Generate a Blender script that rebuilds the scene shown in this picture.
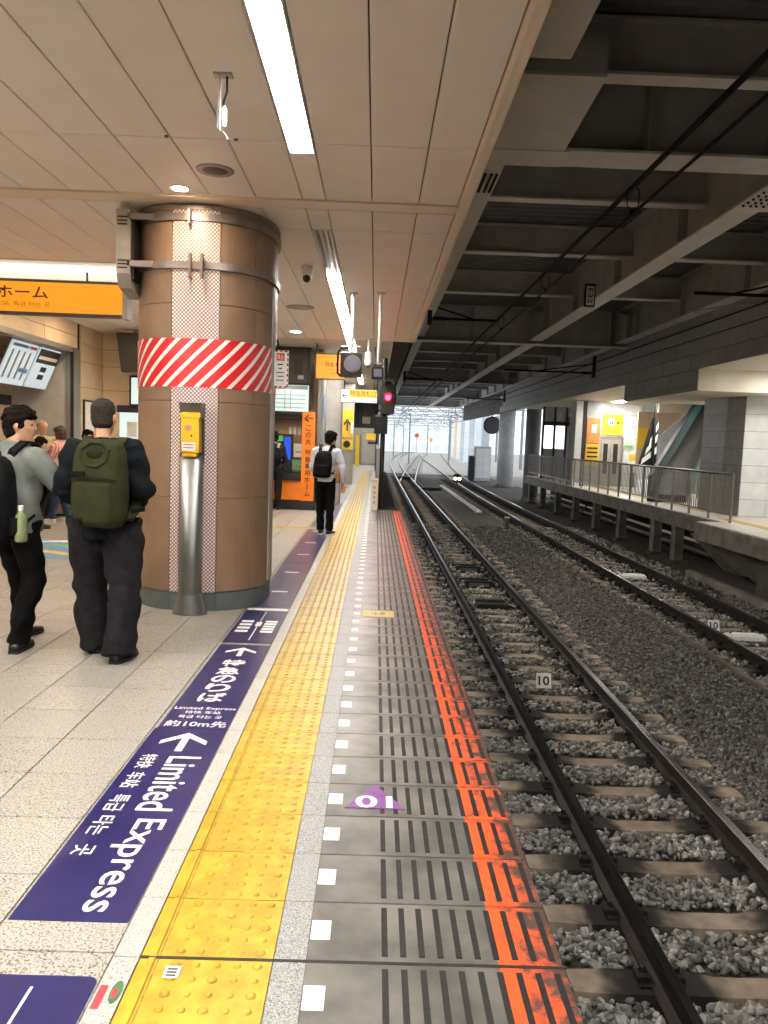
import bpy, math, random
import numpy as np
from mathutils import Matrix, Vector
random.seed(7); rng = np.random.default_rng(7)
PI = math.pi
scene = bpy.context.scene
C = scene.collection
for o in list(bpy.data.objects): bpy.data.objects.remove(o)

# ------------------------------------------------------------------ camera, sky, exposure
# world: X to the right across the tracks, Y along the platform, Z up; platform top z = 0
cd = bpy.data.cameras.new('camera'); cam = bpy.data.objects.new('camera', cd); C.objects.link(cam)
cd.sensor_fit = 'VERTICAL'; cd.sensor_height = 32.0; cd.lens = 769.0 / 1024.0 * 32.0
cd.clip_start = 0.05; cd.clip_end = 600
R3 = ((0.99930453, -0.03470252, -0.01364502), (-0.01035726, 0.09321538, -0.99559209), (0.03582148, 0.99504102, 0.09279113))
cam.matrix_world = Matrix.Translation((0, 0, 1.56)) @ Matrix(R3).to_4x4()
scene.camera = cam
w = bpy.data.worlds.new('World'); scene.world = w; w.use_nodes = True
bg = w.node_tree.nodes['Background']; bg.inputs[0].default_value = (0.90, 0.95, 1.0, 1); bg.inputs[1].default_value = 1.2
scene.view_settings.view_transform = 'Standard'; scene.view_settings.look = 'None'
scene.view_settings.gamma = 1.0; scene.view_settings.use_curve_mapping = False
scene.view_settings.exposure = 1.2
scene.cycles.diffuse_bounces = 7; scene.cycles.max_bounces = 14
TUBE = 42.0      # radiance of the fluorescent tubes
SPOT = 190.0      # radiance of the small ceiling downlights

# ------------------------------------------------------------------ helpers
def lin(h):
    h = h.lstrip('#'); c = [int(h[i:i+2], 16) / 255 for i in (0, 2, 4)]
    return tuple((x / 12.92 if x <= .04045 else ((x + .055) / 1.055) ** 2.4) for x in c) + (1,)
MATS = {}
def mat(name, c1, c2=None, scale=8, rough=.6, metal=0, bump=0, bscale=None, detail=4, rand=0, ramp=(.35, .65), spec=None, emit=None, estr=0, stretch=None, rough2=None):
    m = bpy.data.materials.new(name); m.use_nodes = True; MATS[name] = m
    nt = m.node_tree; N = nt.nodes; L = nt.links; b = N['Principled BSDF']
    b.inputs['Roughness'].default_value = rough; b.inputs['Metallic'].default_value = metal
    if spec is not None: b.inputs['Specular IOR Level'].default_value = spec
    b.inputs['Base Color'].default_value = lin(c1)
    if emit:
        b.inputs['Emission Color'].default_value = lin(emit); b.inputs['Emission Strength'].default_value = estr
    if c2 or bump:
        tc = N.new('ShaderNodeTexCoord'); vec = tc.outputs['Object']
        if rand:
            oi = N.new('ShaderNodeObjectInfo'); ad = N.new('ShaderNodeVectorMath'); ad.operation = 'ADD'
            ml = N.new('ShaderNodeMath'); ml.operation = 'MULTIPLY'; ml.inputs[1].default_value = 57.3
            L.new(oi.outputs['Random'], ml.inputs[0]); L.new(vec, ad.inputs[0]); L.new(ml.outputs[0], ad.inputs[1]); vec = ad.outputs[0]
        if stretch:
            mp = N.new('ShaderNodeMapping'); mp.inputs['Scale'].default_value = stretch; L.new(vec, mp.inputs[0]); vec = mp.outputs[0]
    if c2:
        nz = N.new('ShaderNodeTexNoise'); nz.inputs['Scale'].default_value = scale; nz.inputs['Detail'].default_value = detail
        L.new(vec, nz.inputs['Vector'])
        r = N.new('ShaderNodeValToRGB'); e = r.color_ramp.elements
        e[0].position, e[1].position = ramp; e[0].color = lin(c1); e[1].color = lin(c2)
        L.new(nz.outputs[0], r.inputs[0]); col = r.outputs[0]
        if rand:
            hs = N.new('ShaderNodeHueSaturation'); mr = N.new('ShaderNodeMapRange')
            mr.inputs[3].default_value = 1 - rand; mr.inputs[4].default_value = 1 + rand
            L.new(oi.outputs['Random'], mr.inputs[0]); L.new(mr.outputs[0], hs.inputs['Value']); L.new(col, hs.inputs['Color']); col = hs.outputs[0]
        L.new(col, b.inputs['Base Color'])
        if rough2 is not None:
            mr2 = N.new('ShaderNodeMapRange'); mr2.inputs[3].default_value = rough; mr2.inputs[4].default_value = rough2
            L.new(nz.outputs[0], mr2.inputs[0]); L.new(mr2.outputs[0], b.inputs['Roughness'])
    if bump:
        n2 = N.new('ShaderNodeTexNoise'); n2.inputs['Scale'].default_value = bscale or scale; n2.inputs['Detail'].default_value = 3
        L.new(vec, n2.inputs['Vector'])
        bp = N.new('ShaderNodeBump'); bp.inputs['Strength'].default_value = bump; bp.inputs['Distance'].default_value = .01
        L.new(n2.outputs[0], bp.inputs['Height']); L.new(bp.outputs[0], b.inputs['Normal'])
    return m
def emat(name, c, s):
    m = bpy.data.materials.new(name); m.use_nodes = True; MATS[name] = m
    b = m.node_tree.nodes['Principled BSDF']; b.inputs['Base Color'].default_value = tuple(x*.25 for x in lin(c)[:3]) + (1,)
    b.inputs['Emission Color'].default_value = lin(c); b.inputs['Emission Strength'].default_value = s
    return m

class MB:
    def __init__(s): s.v = []; s.f = []; s.m = []; s.cur = 0
    def add(s, vs, fs):
        k = len(s.v); s.v += [tuple(p) for p in vs]; s.f += [tuple(i + k for i in f) for f in fs]; s.m += [s.cur] * len(fs); return s
    def box(s, x0, x1, y0, y1, z0, z1):
        return s.add([(x0,y0,z0),(x1,y0,z0),(x1,y1,z0),(x0,y1,z0),(x0,y0,z1),(x1,y0,z1),(x1,y1,z1),(x0,y1,z1)],
                     [(0,3,2,1),(4,5,6,7),(0,1,5,4),(1,2,6,5),(2,3,7,6),(3,0,4,7)])
    def cbox(s, x0, x1, y0, y1, z0, z1, b):     # box with chamfered top edges
        return s.add([(x0,y0,z0),(x1,y0,z0),(x1,y1,z0),(x0,y1,z0),(x0,y0,z1-b),(x1,y0,z1-b),(x1,y1,z1-b),(x0,y1,z1-b),
                      (x0+b,y0+b,z1),(x1-b,y0+b,z1),(x1-b,y1-b,z1),(x0+b,y1-b,z1)],
                     [(0,3,2,1),(8,9,10,11),(0,1,5,4),(1,2,6,5),(2,3,7,6),(3,0,4,7),(4,5,9,8),(5,6,10,9),(6,7,11,10),(7,4,8,11)])
    def prism(s, poly, a0, a1, axis='y'):       # poly of (p,q) extruded along axis; x:(y,z) y:(x,z) z:(x,y)
        n = len(poly)
        def P(p, q, a): return {'x': (a, p, q), 'y': (p, a, q), 'z': (p, q, a)}[axis]
        vs = [P(p, q, a0) for p, q in poly] + [P(p, q, a1) for p, q in poly]
        return s.add(vs, [tuple(range(n))[::-1], tuple(range(n, 2*n))] + [(i, (i+1) % n, n + (i+1) % n, n + i) for i in range(n)])
    def sweep(s, poly, path):                   # profile (x,z) swept along a path running mainly in Y
        n = len(poly); vs = []; fs = []
        for (px, py, pz) in path: vs += [(px + a, py, pz + b) for a, b in poly]
        for k in range(len(path) - 1):
            for i in range(n): fs.append((k*n + i, k*n + (i+1) % n, (k+1)*n + (i+1) % n, (k+1)*n + i))
        fs += [tuple(range(n))[::-1], tuple(range((len(path)-1)*n, len(path)*n))]
        return s.add(vs, fs)
    def tube(s, path, r, seg=8, r2=None, up=None, cap=True):
        pts = [Vector(p) for p in path]; n = len(pts)
        if not hasattr(r, '__len__'): r = [r] * n
        if r2 is None: r2 = r
        elif not hasattr(r2, '__len__'): r2 = [r2] * n
        vs = []; fs = []; prev = Vector(up) if up else None
        for i, p in enumerate(pts):
            t = (pts[min(i+1, n-1)] - pts[max(i-1, 0)]).normalized()
            if prev is None: prev = Vector((1, 0, 0)) if abs(t.x) < .8 else Vector((0, 1, 0))
            a = prev - t * prev.dot(t); a.normalize(); b = t.cross(a); prev = a
            for k in range(seg):
                th = 2 * PI * k / seg; vs.append(p + a * (r[i] * math.cos(th)) + b * (r2[i] * math.sin(th)))
        for i in range(n - 1):
            for k in range(seg): fs.append((i*seg + k, i*seg + (k+1) % seg, (i+1)*seg + (k+1) % seg, (i+1)*seg + k))
        if cap: fs += [tuple(range(seg))[::-1], tuple(range((n-1)*seg, n*seg))]
        return s.add(vs, fs)
    def lathe(s, prof, c=(0, 0, 0), seg=16, sx=1, sy=1):
        vs = []; fs = []; n = len(prof)
        for r, z in prof: vs += [(c[0] + sx*r*math.cos(2*PI*k/seg), c[1] + sy*r*math.sin(2*PI*k/seg), c[2] + z) for k in range(seg)]
        for i in range(n - 1):
            for k in range(seg): fs.append((i*seg + k, i*seg + (k+1) % seg, (i+1)*seg + (k+1) % seg, (i+1)*seg + k))
        fs += [tuple(range(seg))[::-1], tuple(range((n-1)*seg, n*seg))]
        return s.add(vs, fs)
    def loft(s, secs, seg=16, pw=2.0):          # secs: (cx, cy, z, rx, ry)
        vs = []; fs = []; n = len(secs)
        for (cx, cy, z, rx, ry) in secs:
            for k in range(seg):
                c_, s_ = math.cos(2*PI*k/seg), math.sin(2*PI*k/seg)
                vs.append((cx + rx * math.copysign(abs(c_) ** (2/pw), c_), cy + ry * math.copysign(abs(s_) ** (2/pw), s_), z))
        for i in range(n - 1):
            for k in range(seg): fs.append((i*seg + k, i*seg + (k+1) % seg, (i+1)*seg + (k+1) % seg, (i+1)*seg + k))
        fs += [tuple(range(seg))[::-1], tuple(range((n-1)*seg, n*seg))]
        return s.add(vs, fs)
    def ell(s, c, r, seg=12, rings=8):
        pr = [(math.sin(PI*i/rings), -math.cos(PI*i/rings)) for i in range(1, rings)]
        vs = [(c[0] + r[0]*a*math.cos(2*PI*k/seg), c[1] + r[1]*a*math.sin(2*PI*k/seg), c[2] + r[2]*z) for a, z in pr for k in range(seg)]
        n = len(pr); fs = [(i*seg + k, i*seg + (k+1) % seg, (i+1)*seg + (k+1) % seg, (i+1)*seg + k) for i in range(n-1) for k in range(seg)]
        b = len(vs); vs += [(c[0], c[1], c[2]-r[2]), (c[0], c[1], c[2]+r[2])]
        fs += [(b, (k+1) % seg, k) for k in range(seg)] + [(b+1, (n-1)*seg + k, (n-1)*seg + (k+1) % seg) for k in range(seg)]
        return s.add(vs, fs)
    def xf(s, M, start=0):
        for i in range(start, len(s.v)): s.v[i] = tuple(M @ Vector(s.v[i]))
        return s
    def mesh(s, name, mats=None, smooth=False):
        me = bpy.data.meshes.new(name); me.from_pydata(s.v, [], s.f); me.validate()
        for m in (mats if isinstance(mats, (list, tuple)) else [mats]):
            if m: me.materials.append(MATS[m] if isinstance(m, str) else m)
        if any(s.m): me.polygons.foreach_set('material_index', s.m)
        if smooth: me.polygons.foreach_set('use_smooth', [True] * len(me.polygons))
        me.update(); return me

def wloc(o):
    l = Vector(o.location)
    while o.parent: o = o.parent; l += Vector(o.location)
    return l
def link(name, me, parent=None, loc=None, rot=None):
    o = bpy.data.objects.new(name, me); C.objects.link(o)
    if parent: o.parent = parent
    if loc is not None: o.location = loc
    if rot is not None: o.rotation_euler = rot
    return o
def obj(name, mb, mats, parent=None, smooth=False, local=False):
    """mesh object built in world coordinates; its origin is moved to the centre of its base"""
    if not local:
        a = np.array(mb.v); lo, hi = a.min(0), a.max(0); c = Vector(((lo[0]+hi[0])/2, (lo[1]+hi[1])/2, lo[2]))
        mb.v = [tuple(Vector(p) - c) for p in mb.v]
        o = link(name, mb.mesh(name, mats, smooth), parent)
        o.location = c - (wloc(parent) if parent else Vector((0, 0, 0)))
    else:
        o = link(name, mb.mesh(name, mats, smooth), parent)
    return o
def tag(o, label=None, cat=None, group=None, kind=None):
    if label: o['label'] = label
    if cat: o['category'] = cat
    if group: o['group'] = group
    if kind: o['kind'] = kind
    return o
def thing(name, label, cat, loc=(0, 0, 0), rz=0, group=None, kind=None):
    o = bpy.data.objects.new(name, None); C.objects.link(o); o.location = loc; o.rotation_euler = (0, 0, rz); o.empty_display_size = .1
    return tag(o, label, cat, group, kind)
def struct(name, mb, mats, label=None, cat=None, **k):
    return tag(obj(name, mb, mats, **k), label, cat, kind='structure')
def box(*a): return MB().box(*a)
dgraph = bpy.context.evaluated_depsgraph_get
def text_mesh(body, w_, h_, mats, name='lettering', depth=.0012, bold=0.0, spacing=1.0, line=1.0):
    """text as a flat mesh in the XY plane, its box fitted to w_ x h_ and centred on the origin"""
    cu = bpy.data.curves.new(name, 'FONT'); cu.body = body; cu.resolution_u = 3; cu.offset = bold; cu.space_character = spacing; cu.space_line = line
    ob = bpy.data.objects.new(name, cu); C.objects.link(ob)
    me = bpy.data.meshes.new_from_object(ob.evaluated_get(dgraph())); bpy.data.objects.remove(ob); bpy.data.curves.remove(cu)
    n = len(me.vertices); a = np.empty(n * 3); me.vertices.foreach_get('co', a); a = a.reshape(-1, 3)
    lo, hi = a.min(0), a.max(0); c = (lo + hi) / 2; sx = w_ / max(hi[0]-lo[0], 1e-6); sy = h_ / max(hi[1]-lo[1], 1e-6) if h_ else sx
    a = (a - c) * [sx, sy, 1]; a[:, 2] = depth
    me.vertices.foreach_set('co', a.ravel()); me.materials.clear(); me.materials.append(MATS[mats]); me.update(); me.name = name
    return me
def text(body, w_, h_, mats, parent, loc, rot=(0, 0, 0), **k):
    """lettering child; loc is in world coordinates"""
    me = text_mesh(body, w_, h_, mats, **k); off = Vector(loc) - wloc(parent); nw = len(body.split())
    if nw < 2: return link('lettering', me, parent, off, rot)
    # one object for each word: cut the mesh at its widest gaps along x
    co = np.array([v.co[:] for v in me.vertices]); fs = [tuple(p.vertices) for p in me.polygons]; bpy.data.meshes.remove(me)
    iv = sorted((co[list(f), 0].min(), co[list(f), 0].max()) for f in fs); gaps = []; r_ = iv[0][1]
    for a, b in iv[1:]:
        if a > r_: gaps.append((a - r_, (a + r_) / 2))
        r_ = max(r_, b)
    cuts = sorted(g[1] for g in sorted(gaps, reverse=True)[:nw-1]) + [1e9]; lo = -1e9; o = None
    for c in cuts:
        sel = [f for f in fs if lo < co[list(f), 0].mean() <= c]; lo = c
        if not sel: continue
        ids = sorted({i for f in sel for i in f}); mp = {i: q for q, i in enumerate(ids)}
        m2 = bpy.data.meshes.new('lettering'); m2.from_pydata([tuple(co[i]) for i in ids], [], [tuple(mp[i] for i in f) for f in sel]); m2.materials.append(MATS[mats]); m2.update()
        o = link('lettering', m2, parent, off, rot)
    return o
# ------------------------------------------------------------------ materials
mat('grout', '3a3632', '2c2926', 6, .9)
mat('floor_tile', '4b4742', 'a5a198', 130, .42, rand=.05, ramp=(.34, .50), detail=3, rough2=.32)
mat('granite', '505152', 'a2a2a0', 210, .48, rand=.04, ramp=(.3, .62), detail=2)
mat('granite_pale', '63625d', 'b3b1aa', 210, .45, rand=.04, ramp=(.28, .5), detail=2)
mat('yellow_tile', 'a4840e', 'b99a22', 14, .42, rand=.04, bump=.08, bscale=60)
mat('yellow_dirty', '6f5614', 'a8811a', 40, .55)
mat('slab_grey', '4e4c48', '6e6b65', 5, .46, rand=.04, bump=.05, bscale=90, rough2=.34)
mat('strip_black', '100f0f', '1e1d1c', 40, .6)
mat('white_paint', 'f0f0ed', 'e2e2de', 30, .5)
mat('purple_sign', '1d1a50', '252259', 5, .30)
mat('purple_sheen', '38365a', '474566', 6, .28)  # greyer purple: the floor reflection is put into the colour
mat('white_letter', 'f1f0ee', None, rough=.5)
mat('purple_paint', '6d3880', '7c488c', 12, .5)
mat('yellow_label', 'cdbb5a', 'dccd78', 20, .5)
mat('dark_letter', '2c2620', None, rough=.6)
mat('red_label', 'c8333e', None, rough=.5)
mat('green_label', '2f6a3e', None, rough=.5)
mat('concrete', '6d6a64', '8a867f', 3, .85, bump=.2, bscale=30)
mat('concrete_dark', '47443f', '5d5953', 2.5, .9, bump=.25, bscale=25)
mat('ballast_ground', '46423d', '625d57', 20, .95, bump=1.0, bscale=28)
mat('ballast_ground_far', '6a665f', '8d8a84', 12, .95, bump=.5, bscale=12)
for i, (a, b) in enumerate((('777672', '8e8c88'), ('5f5c59', '75726e'), ('4b4845', '615e5a'), ('8f8d88', 'a9a6a0'))):
    mat('stone_%d' % i, a, b, 30, .85)
mat('sleeper', '7d7061', '998b7a', 7, .85, bump=.2, bscale=40, rand=.08)
m = MATS['sleeper']; nt = m.node_tree; N = nt.nodes; L = nt.links; P_ = N['Principled BSDF']      # black oil stain spread around the rail seats
src = P_.inputs['Base Color'].links[0].from_socket
tcn = N.new('ShaderNodeTexCoord'); sx = N.new('ShaderNodeSeparateXYZ'); L.new(tcn.outputs['Object'], sx.inputs[0])
ab_ = N.new('ShaderNodeMath'); ab_.operation = 'ABSOLUTE'; L.new(sx.outputs[0], ab_.inputs[0])
sb_ = N.new('ShaderNodeMath'); sb_.operation = 'SUBTRACT'; sb_.inputs[1].default_value = .535; L.new(ab_.outputs[0], sb_.inputs[0])
a2 = N.new('ShaderNodeMath'); a2.operation = 'ABSOLUTE'; L.new(sb_.outputs[0], a2.inputs[0])
nz = N.new('ShaderNodeTexNoise'); nz.inputs['Scale'].default_value = 6; oi = N.new('ShaderNodeObjectInfo'); va = N.new('ShaderNodeVectorMath'); va.operation = 'ADD'; mu = N.new('ShaderNodeMath'); mu.operation = 'MULTIPLY'; mu.inputs[1].default_value = 41.0
L.new(oi.outputs['Random'], mu.inputs[0]); L.new(tcn.outputs['Object'], va.inputs[0]); L.new(mu.outputs[0], va.inputs[1]); L.new(va.outputs[0], nz.inputs['Vector'])
ms_ = N.new('ShaderNodeMath'); ms_.operation = 'MULTIPLY_ADD'; ms_.inputs[1].default_value = .35; L.new(nz.outputs[0], ms_.inputs[0]); L.new(a2.outputs[0], ms_.inputs[2])
mr = N.new('ShaderNodeMapRange'); mr.inputs[1].default_value = .38; mr.inputs[2].default_value = .60; mr.interpolation_type = 'SMOOTHSTEP'; L.new(ms_.outputs[0], mr.inputs[0])
mx = N.new('ShaderNodeMix'); mx.data_type = 'RGBA'; L.new(mr.outputs[0], mx.inputs[0]); mx.inputs[6].default_value = lin('1b1918'); L.new(src, mx.inputs[7]); L.new(mx.outputs[2], P_.inputs['Base Color'])
mat('sleeper_oily', '191716', '2b2725', 9, .6)
mat('rail_side', '1b1613', '2a211c', 10, .65, metal=.3)
mat('rail_head', '77777b', '8f8f94', 12, .22, metal=1.0, stretch=(1, .05, 1))
mat('black_iron', '121212', '1f1e1e', 15, .5)
mat('grey_iron', '55575a', '6b6d70', 15, .45, metal=.5)
mat('white_plastic', 'e9ebe8', 'dadcd8', 18, .45)
mat('ceiling_panel', 'f1e8df', 'ede3d9', 3, .5, rand=.025)
mat('ceiling_panel_far', 'd8d0c0', 'cfc7b7', 3, .55, rand=.02)
mat('ceiling_trim', 'e8d6bf', None, rough=.4)
mat('gap_dark', '1c1916', None, rough=.9)
mat('white_metal', 'dcdcd8', None, rough=.35)
mat('steel', '949493', '7f7f7e', 6, .36, metal=.9, stretch=(1, 1, .05))
mat('steel_band', '8b8280', '786f6e', 6, .42, metal=.5)
mat('aluminium', 'b7b6b3', None, rough=.35, metal=.8)
mat('column_panel', '876d56', '7e654f', 5, .5, rand=.03)
mat('column_base', '5c6465', '525a5b', 6, .5)
mat('corner_guard', 'aaa49f', None, rough=.4, metal=.4)
mat('box_grey', 'a39d92', '968f85', 6, .45)
mat('box_dark', '221e1b', None, rough=.5)
mat('intercom_yellow', 'e3b414', None, rough=.4)
mat('wall_beige', 'cdb79b', 'c4ad91', 4, .6, rand=.02)
mat('wall_grey', 'b3afa7', 'a8a49c', 4, .6, rand=.02)
mat('frame_metal', '8d8a86', None, rough=.4, metal=.5)
mat('dark_panel', '2d2723', '39322d', 5, .45)
mat('purple_band', '33203f', None, rough=.5)
mat('orange_paint', 'e8790f', 'f08416', 5, .45)
mat('yellow_sign', 'e9bf2e', None, rough=.5)
mat('glass_grey', '8d9a9c', None, rough=.1)
mat('poster_white', 'e8e8e2', 'd7d9d4', 25, .5)
mat('poster_blue', '7d9fc6', '4e7db4', 20, .5)
mat('poster_green', '4d9a5a', '87b98f', 20, .5)
mat('poster_red', 'd0352f', None, rough=.5)
mat('poster_orange', 'c77a35', 'dd9a52', 14, .5)
mat('wood_counter', 'b89b78', 'a88b69', 6, .5)
mat('roof_steel', '989694', 'a8a6a3', 2.5, .6, rand=.05)
mat('roof_steel_light', 'c8c5c0', 'd4d1cc', 2.5, .55, rand=.04)
mat('roof_deck', '5b5d60', '686a6c', 3, .7)
mat('rust_bolt', '2a2522', None, rough=.7)
mat('wire_black', '080808', None, rough=.7, spec=.15)
mat('block_wall', '9a9b9c', 'a6a7a8', 3, .8, rand=.04)
mat('block_cream', 'd9d2c0', 'cfc8b6', 3, .6, rand=.02)
mat('opp_floor', 'b9b6ad', 'c7c4bb', 5, .4)
mat('pillar_tile', 'dcdede', 'd0d2d2', 4, .35, rand=.04)
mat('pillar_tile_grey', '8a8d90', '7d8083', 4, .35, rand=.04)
mat('fence_steel', '8b857e', '777169', 6, .4, metal=.6)
mat('escalator_green', '2a5450', '244743', 5, .5)
mat('mat_black', '161617', None, rough=.6)
mat('round_column', 'a4a6a9', 'b4b6b8', 3, .6)
mat('round_column_dark', '6b6d70', '77797c', 3, .6)
mat('far_white', 'e4e6e8', 'd8dbdd', 2, .8)  # far whites and greys kept pale to stand in for haze
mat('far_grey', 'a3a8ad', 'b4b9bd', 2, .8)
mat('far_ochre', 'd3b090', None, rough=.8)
mat('signal_red_glass', '300404', None, rough=.3)
# column mosaic: white dots in a diagonal lattice on a red-brown ground (UV: metres)
def uvmat(name, build, rough=.4):
    m = bpy.data.materials.new(name); m.use_nodes = True; MATS[name] = m
    nt = m.node_tree; N = nt.nodes; L = nt.links; b = N['Principled BSDF']; b.inputs['Roughness'].default_value = rough
    uv = N.new('ShaderNodeUVMap'); sp = N.new('ShaderNodeSeparateXYZ'); L.new(uv.outputs[0], sp.inputs[0])
    def M(op, a, c=None):
        n = N.new('ShaderNodeMath'); n.operation = op
        for i, x in enumerate((a, c)):
            if x is None: continue
            if isinstance(x, (int, float)): n.inputs[i].default_value = x
            else: L.new(x, n.inputs[i])
        return n.outputs[0]
    fac, c1, c2 = build(M, sp.outputs[0], sp.outputs[1])
    mx = N.new('ShaderNodeMix'); mx.data_type = 'RGBA'; L.new(fac, mx.inputs[0]); mx.inputs[6].default_value = lin(c1); mx.inputs[7].default_value = lin(c2)
    L.new(mx.outputs[2], b.inputs['Base Color'])
def mosaic(M, u, v):
    k = 2 * PI / .033
    s = M('MULTIPLY', M('SINE', M('MULTIPLY', u, k)), M('SINE', M('MULTIPLY', v, k)))
    return M('GREATER_THAN', s, .22), '977874', 'ece6e4'
def stripes(M, u, v):
    return M('GREATER_THAN', M('FRACT', M('MULTIPLY', M('ADD', u, M('MULTIPLY', v, -1.0)), 1 / .140)), .68), 'cf2124', 'eeece6'
uvmat('mosaic', mosaic); uvmat('red_white_stripes', stripes, .35)
mat('gantry_grey', '6d7278', '7d8288', 2, .7)
mat('far_pane', 'c3c9ce', 'ccd2d6', 2, .6)  # pane colour washed towards the wall, distance haze painted in
emat('tube_light', 'fffaf4', TUBE); emat('downlight', 'ffe3bd', SPOT); emat('cove_light', 'fff2dc', 3.0)
emat('orange_light', 'ff930a', .46); emat('yellow_light', 'ffd23c', .42); emat('white_light', 'f2fbf4', .42)
emat('board_light', 'dff3ee', .40); emat('screen_blue', '2450d8', .45); emat('screen_green', '52c060', .3)
emat('signal_red', 'ff0610', 90); emat('lamp_yellow', 'ffe2a0', 14); emat('fare_light', 'dceaf0', .30); emat('dim_lens', 'cbc6d8', .08)
# ================================================================== THE SETTING: platform floor
T0 = 2.168                                   # a tile joint; all 0.30 m pieces count from here
fl = struct('floor', box(-9, .56, -12, 39, -.30, -.022), 'grout', 'speckled tile floor of the platform and concourse', 'floor')
def stuffmesh(name, mb, mats, parent): return tag(obj(name, mb, mats, parent), kind='stuff')
def place(name, me, parent, loc, rz=0):
    o = link(name, me, parent, Vector(loc) - wloc(parent), (0, 0, rz)); return o
# large square tiles
ts = .4; gap = .003
tile_me = MB().cbox(-ts/2+gap, ts/2-gap, -ts/2+gap, ts/2-gap, -.02, 0, .0015).mesh('tile', 'floor_tile')
cells = []
for i in range(0, 13):
    for j in range(-3, 37):
        x = -.93 - ts * i; y = 2.585 + .2 + ts * j
        if x < -5.4 or y > 16.6: continue
        cells.append((x, y))
def showsize(x, y): return 1 / (y * y) if (-x / y < .53 and y > 1.7) else 0
cells.sort(key=lambda c: -showsize(*c))
for (x, y) in cells[:300]: place('tile', tile_me, fl, (x, y, 0))
mb = MB()
for (x, y) in cells[300:]: mb.cbox(x-ts/2+gap, x+ts/2-gap, y-ts/2+gap, y+ts/2-gap, -.02, 0, .0015)
stuffmesh('tile', mb, 'floor_tile', fl)
# passage floor beyond the column of tiles, left of the yellow line
mb = MB()
for j in range(56):
    y = 16.9 + .4 * j
    mb.cbox(-1.2, -.735, y+gap, y+.4-gap, -.02, 0, .0015)
stuffmesh('passage_tile', mb, 'granite_pale', fl)
# narrow granite edging between large tiles and yellow blocks, and between yellow blocks and slabs
e1 = MB().cbox(-.04+.001, .04-.001, .0015, .2985, -.02, 0, .001).mesh('edging_stone', 'granite_pale')
e2 = MB().cbox(-.049+.001, .049-.001, .0015, .2985, -.02, 0, .001).mesh('edging_stone', 'granite')
for k in range(-3, 122):
    place('edging_stone', e1, fl, (-.691, T0 + .3*k, 0)); place('edging_stone', e2, fl, (-.204, T0 + .3*k, 0))
# yellow tactile blocks: 0.40 wide, inner line bar on the left, 5 x 5 domes
def dome(mb, x, y, r, h, seg=8):
    vs = []; 
    for rr, zz in ((r, 0), (r*.72, h*.8), (r*.4, h)): vs += [(x + rr*math.cos(2*PI*q/seg), y + rr*math.sin(2*PI*q/seg), zz) for q in range(seg)]
    fs = [(a*seg+q, a*seg+(q+1) % seg, (a+1)*seg+(q+1) % seg, (a+1)*seg+q) for a in range(2) for q in range(seg)] + [tuple(range(2*seg, 3*seg))]
    mb.add(vs, fs)
yb = MB().cbox(-.197, .197, .003, .297, -.02, 0, .0015)
yb.cbox(-.172, -.150, .004, .296, -.001, .005, .003)
for a in range(5):
    for b in range(5): dome(yb, -.085 + .060*a, .030 + .060*b, .0135, .005)
yb.cur = 1
for a in range(5):
    for b in range(5):
        if (a*3 + b*2) % 4 == 0: yb.lathe([(.0165, .0001), (.0160, .0004)], (-.085 + .060*a, .030 + .060*b, 0), 8)
yb.box(-.144, -.139, .004, .296, .0001, .0004)
yme = yb.mesh('tactile_block', ['yellow_tile', 'yellow_dirty'])
for k in range(-3, 49): place('tactile_block', yme, fl, (-.451, T0 + .3*k, 0))
# beyond the platform end the line carries on into the passage, shifted a little
for k in range(49, 122): place('tactile_block', yme, fl, (-.451 - .0, T0 + .3*k, 0))
mb = MB()
for j in range(54):
    y = 17.0 + .4*j; mb.cbox(-.154, .06, y+gap, y+.4-gap, -.02, 0, .0015)
stuffmesh('passage_tile', mb, 'granite_pale', fl)
# cross branch of the yellow line towards the ticket counter
cb = MB().cbox(-.148, .148, -.12, .12, -.02, .002, .0015)
for a in range(4):
    for b in range(4): dome(cb, -.105 + .07*a, -.08 + .053*b, .014, .007, 6)
cme = cb.mesh('tactile_block', 'yellow_tile')
for k in range(9): place('tactile_block', cme, fl, (-.81 - .3*k, 13.25, .0006))
# grey platform slabs with black anti-slip strips and the orange edge
sme = MB(); sme.cbox(-.388, .193, .003, .297, -.05, 0, .002); sme.cur = 1; sme.cbox(.193, .388, .003, .297, -.05, 0, .002)
m = mat('orange_edge', 'e2511c', 'f0602a', 10, .5)
nt = m.node_tree; N = nt.nodes; L = nt.links           # worn, dirty paint: grime patches with shapes of their own
tcn = N.new('ShaderNodeTexCoord'); oi = N.new('ShaderNodeObjectInfo'); va = N.new('ShaderNodeVectorMath'); va.operation = 'ADD'
mu = N.new('ShaderNodeMath'); mu.operation = 'MULTIPLY'; mu.inputs[1].default_value = 31.7
L.new(oi.outputs['Random'], mu.inputs[0]); L.new(tcn.outputs['Object'], va.inputs[0]); L.new(mu.outputs[0], va.inputs[1])
nz = N.new('ShaderNodeTexNoise'); nz.inputs['Scale'].default_value = 13; nz.inputs['Detail'].default_value = 8; nz.inputs['Roughness'].default_value = .72; L.new(va.outputs[0], nz.inputs['Vector'])
sx = N.new('ShaderNodeSeparateXYZ'); L.new(tcn.outputs['Object'], sx.inputs[0])
mr = N.new('ShaderNodeMapRange'); mr.inputs[1].default_value = .20; mr.inputs[2].default_value = .39; mr.inputs[3].default_value = -.13; mr.inputs[4].default_value = .10; L.new(sx.outputs[0], mr.inputs[0])
sm = N.new('ShaderNodeMath'); sm.operation = 'ADD'; L.new(nz.outputs[0], sm.inputs[0]); L.new(mr.outputs[0], sm.inputs[1])
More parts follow.
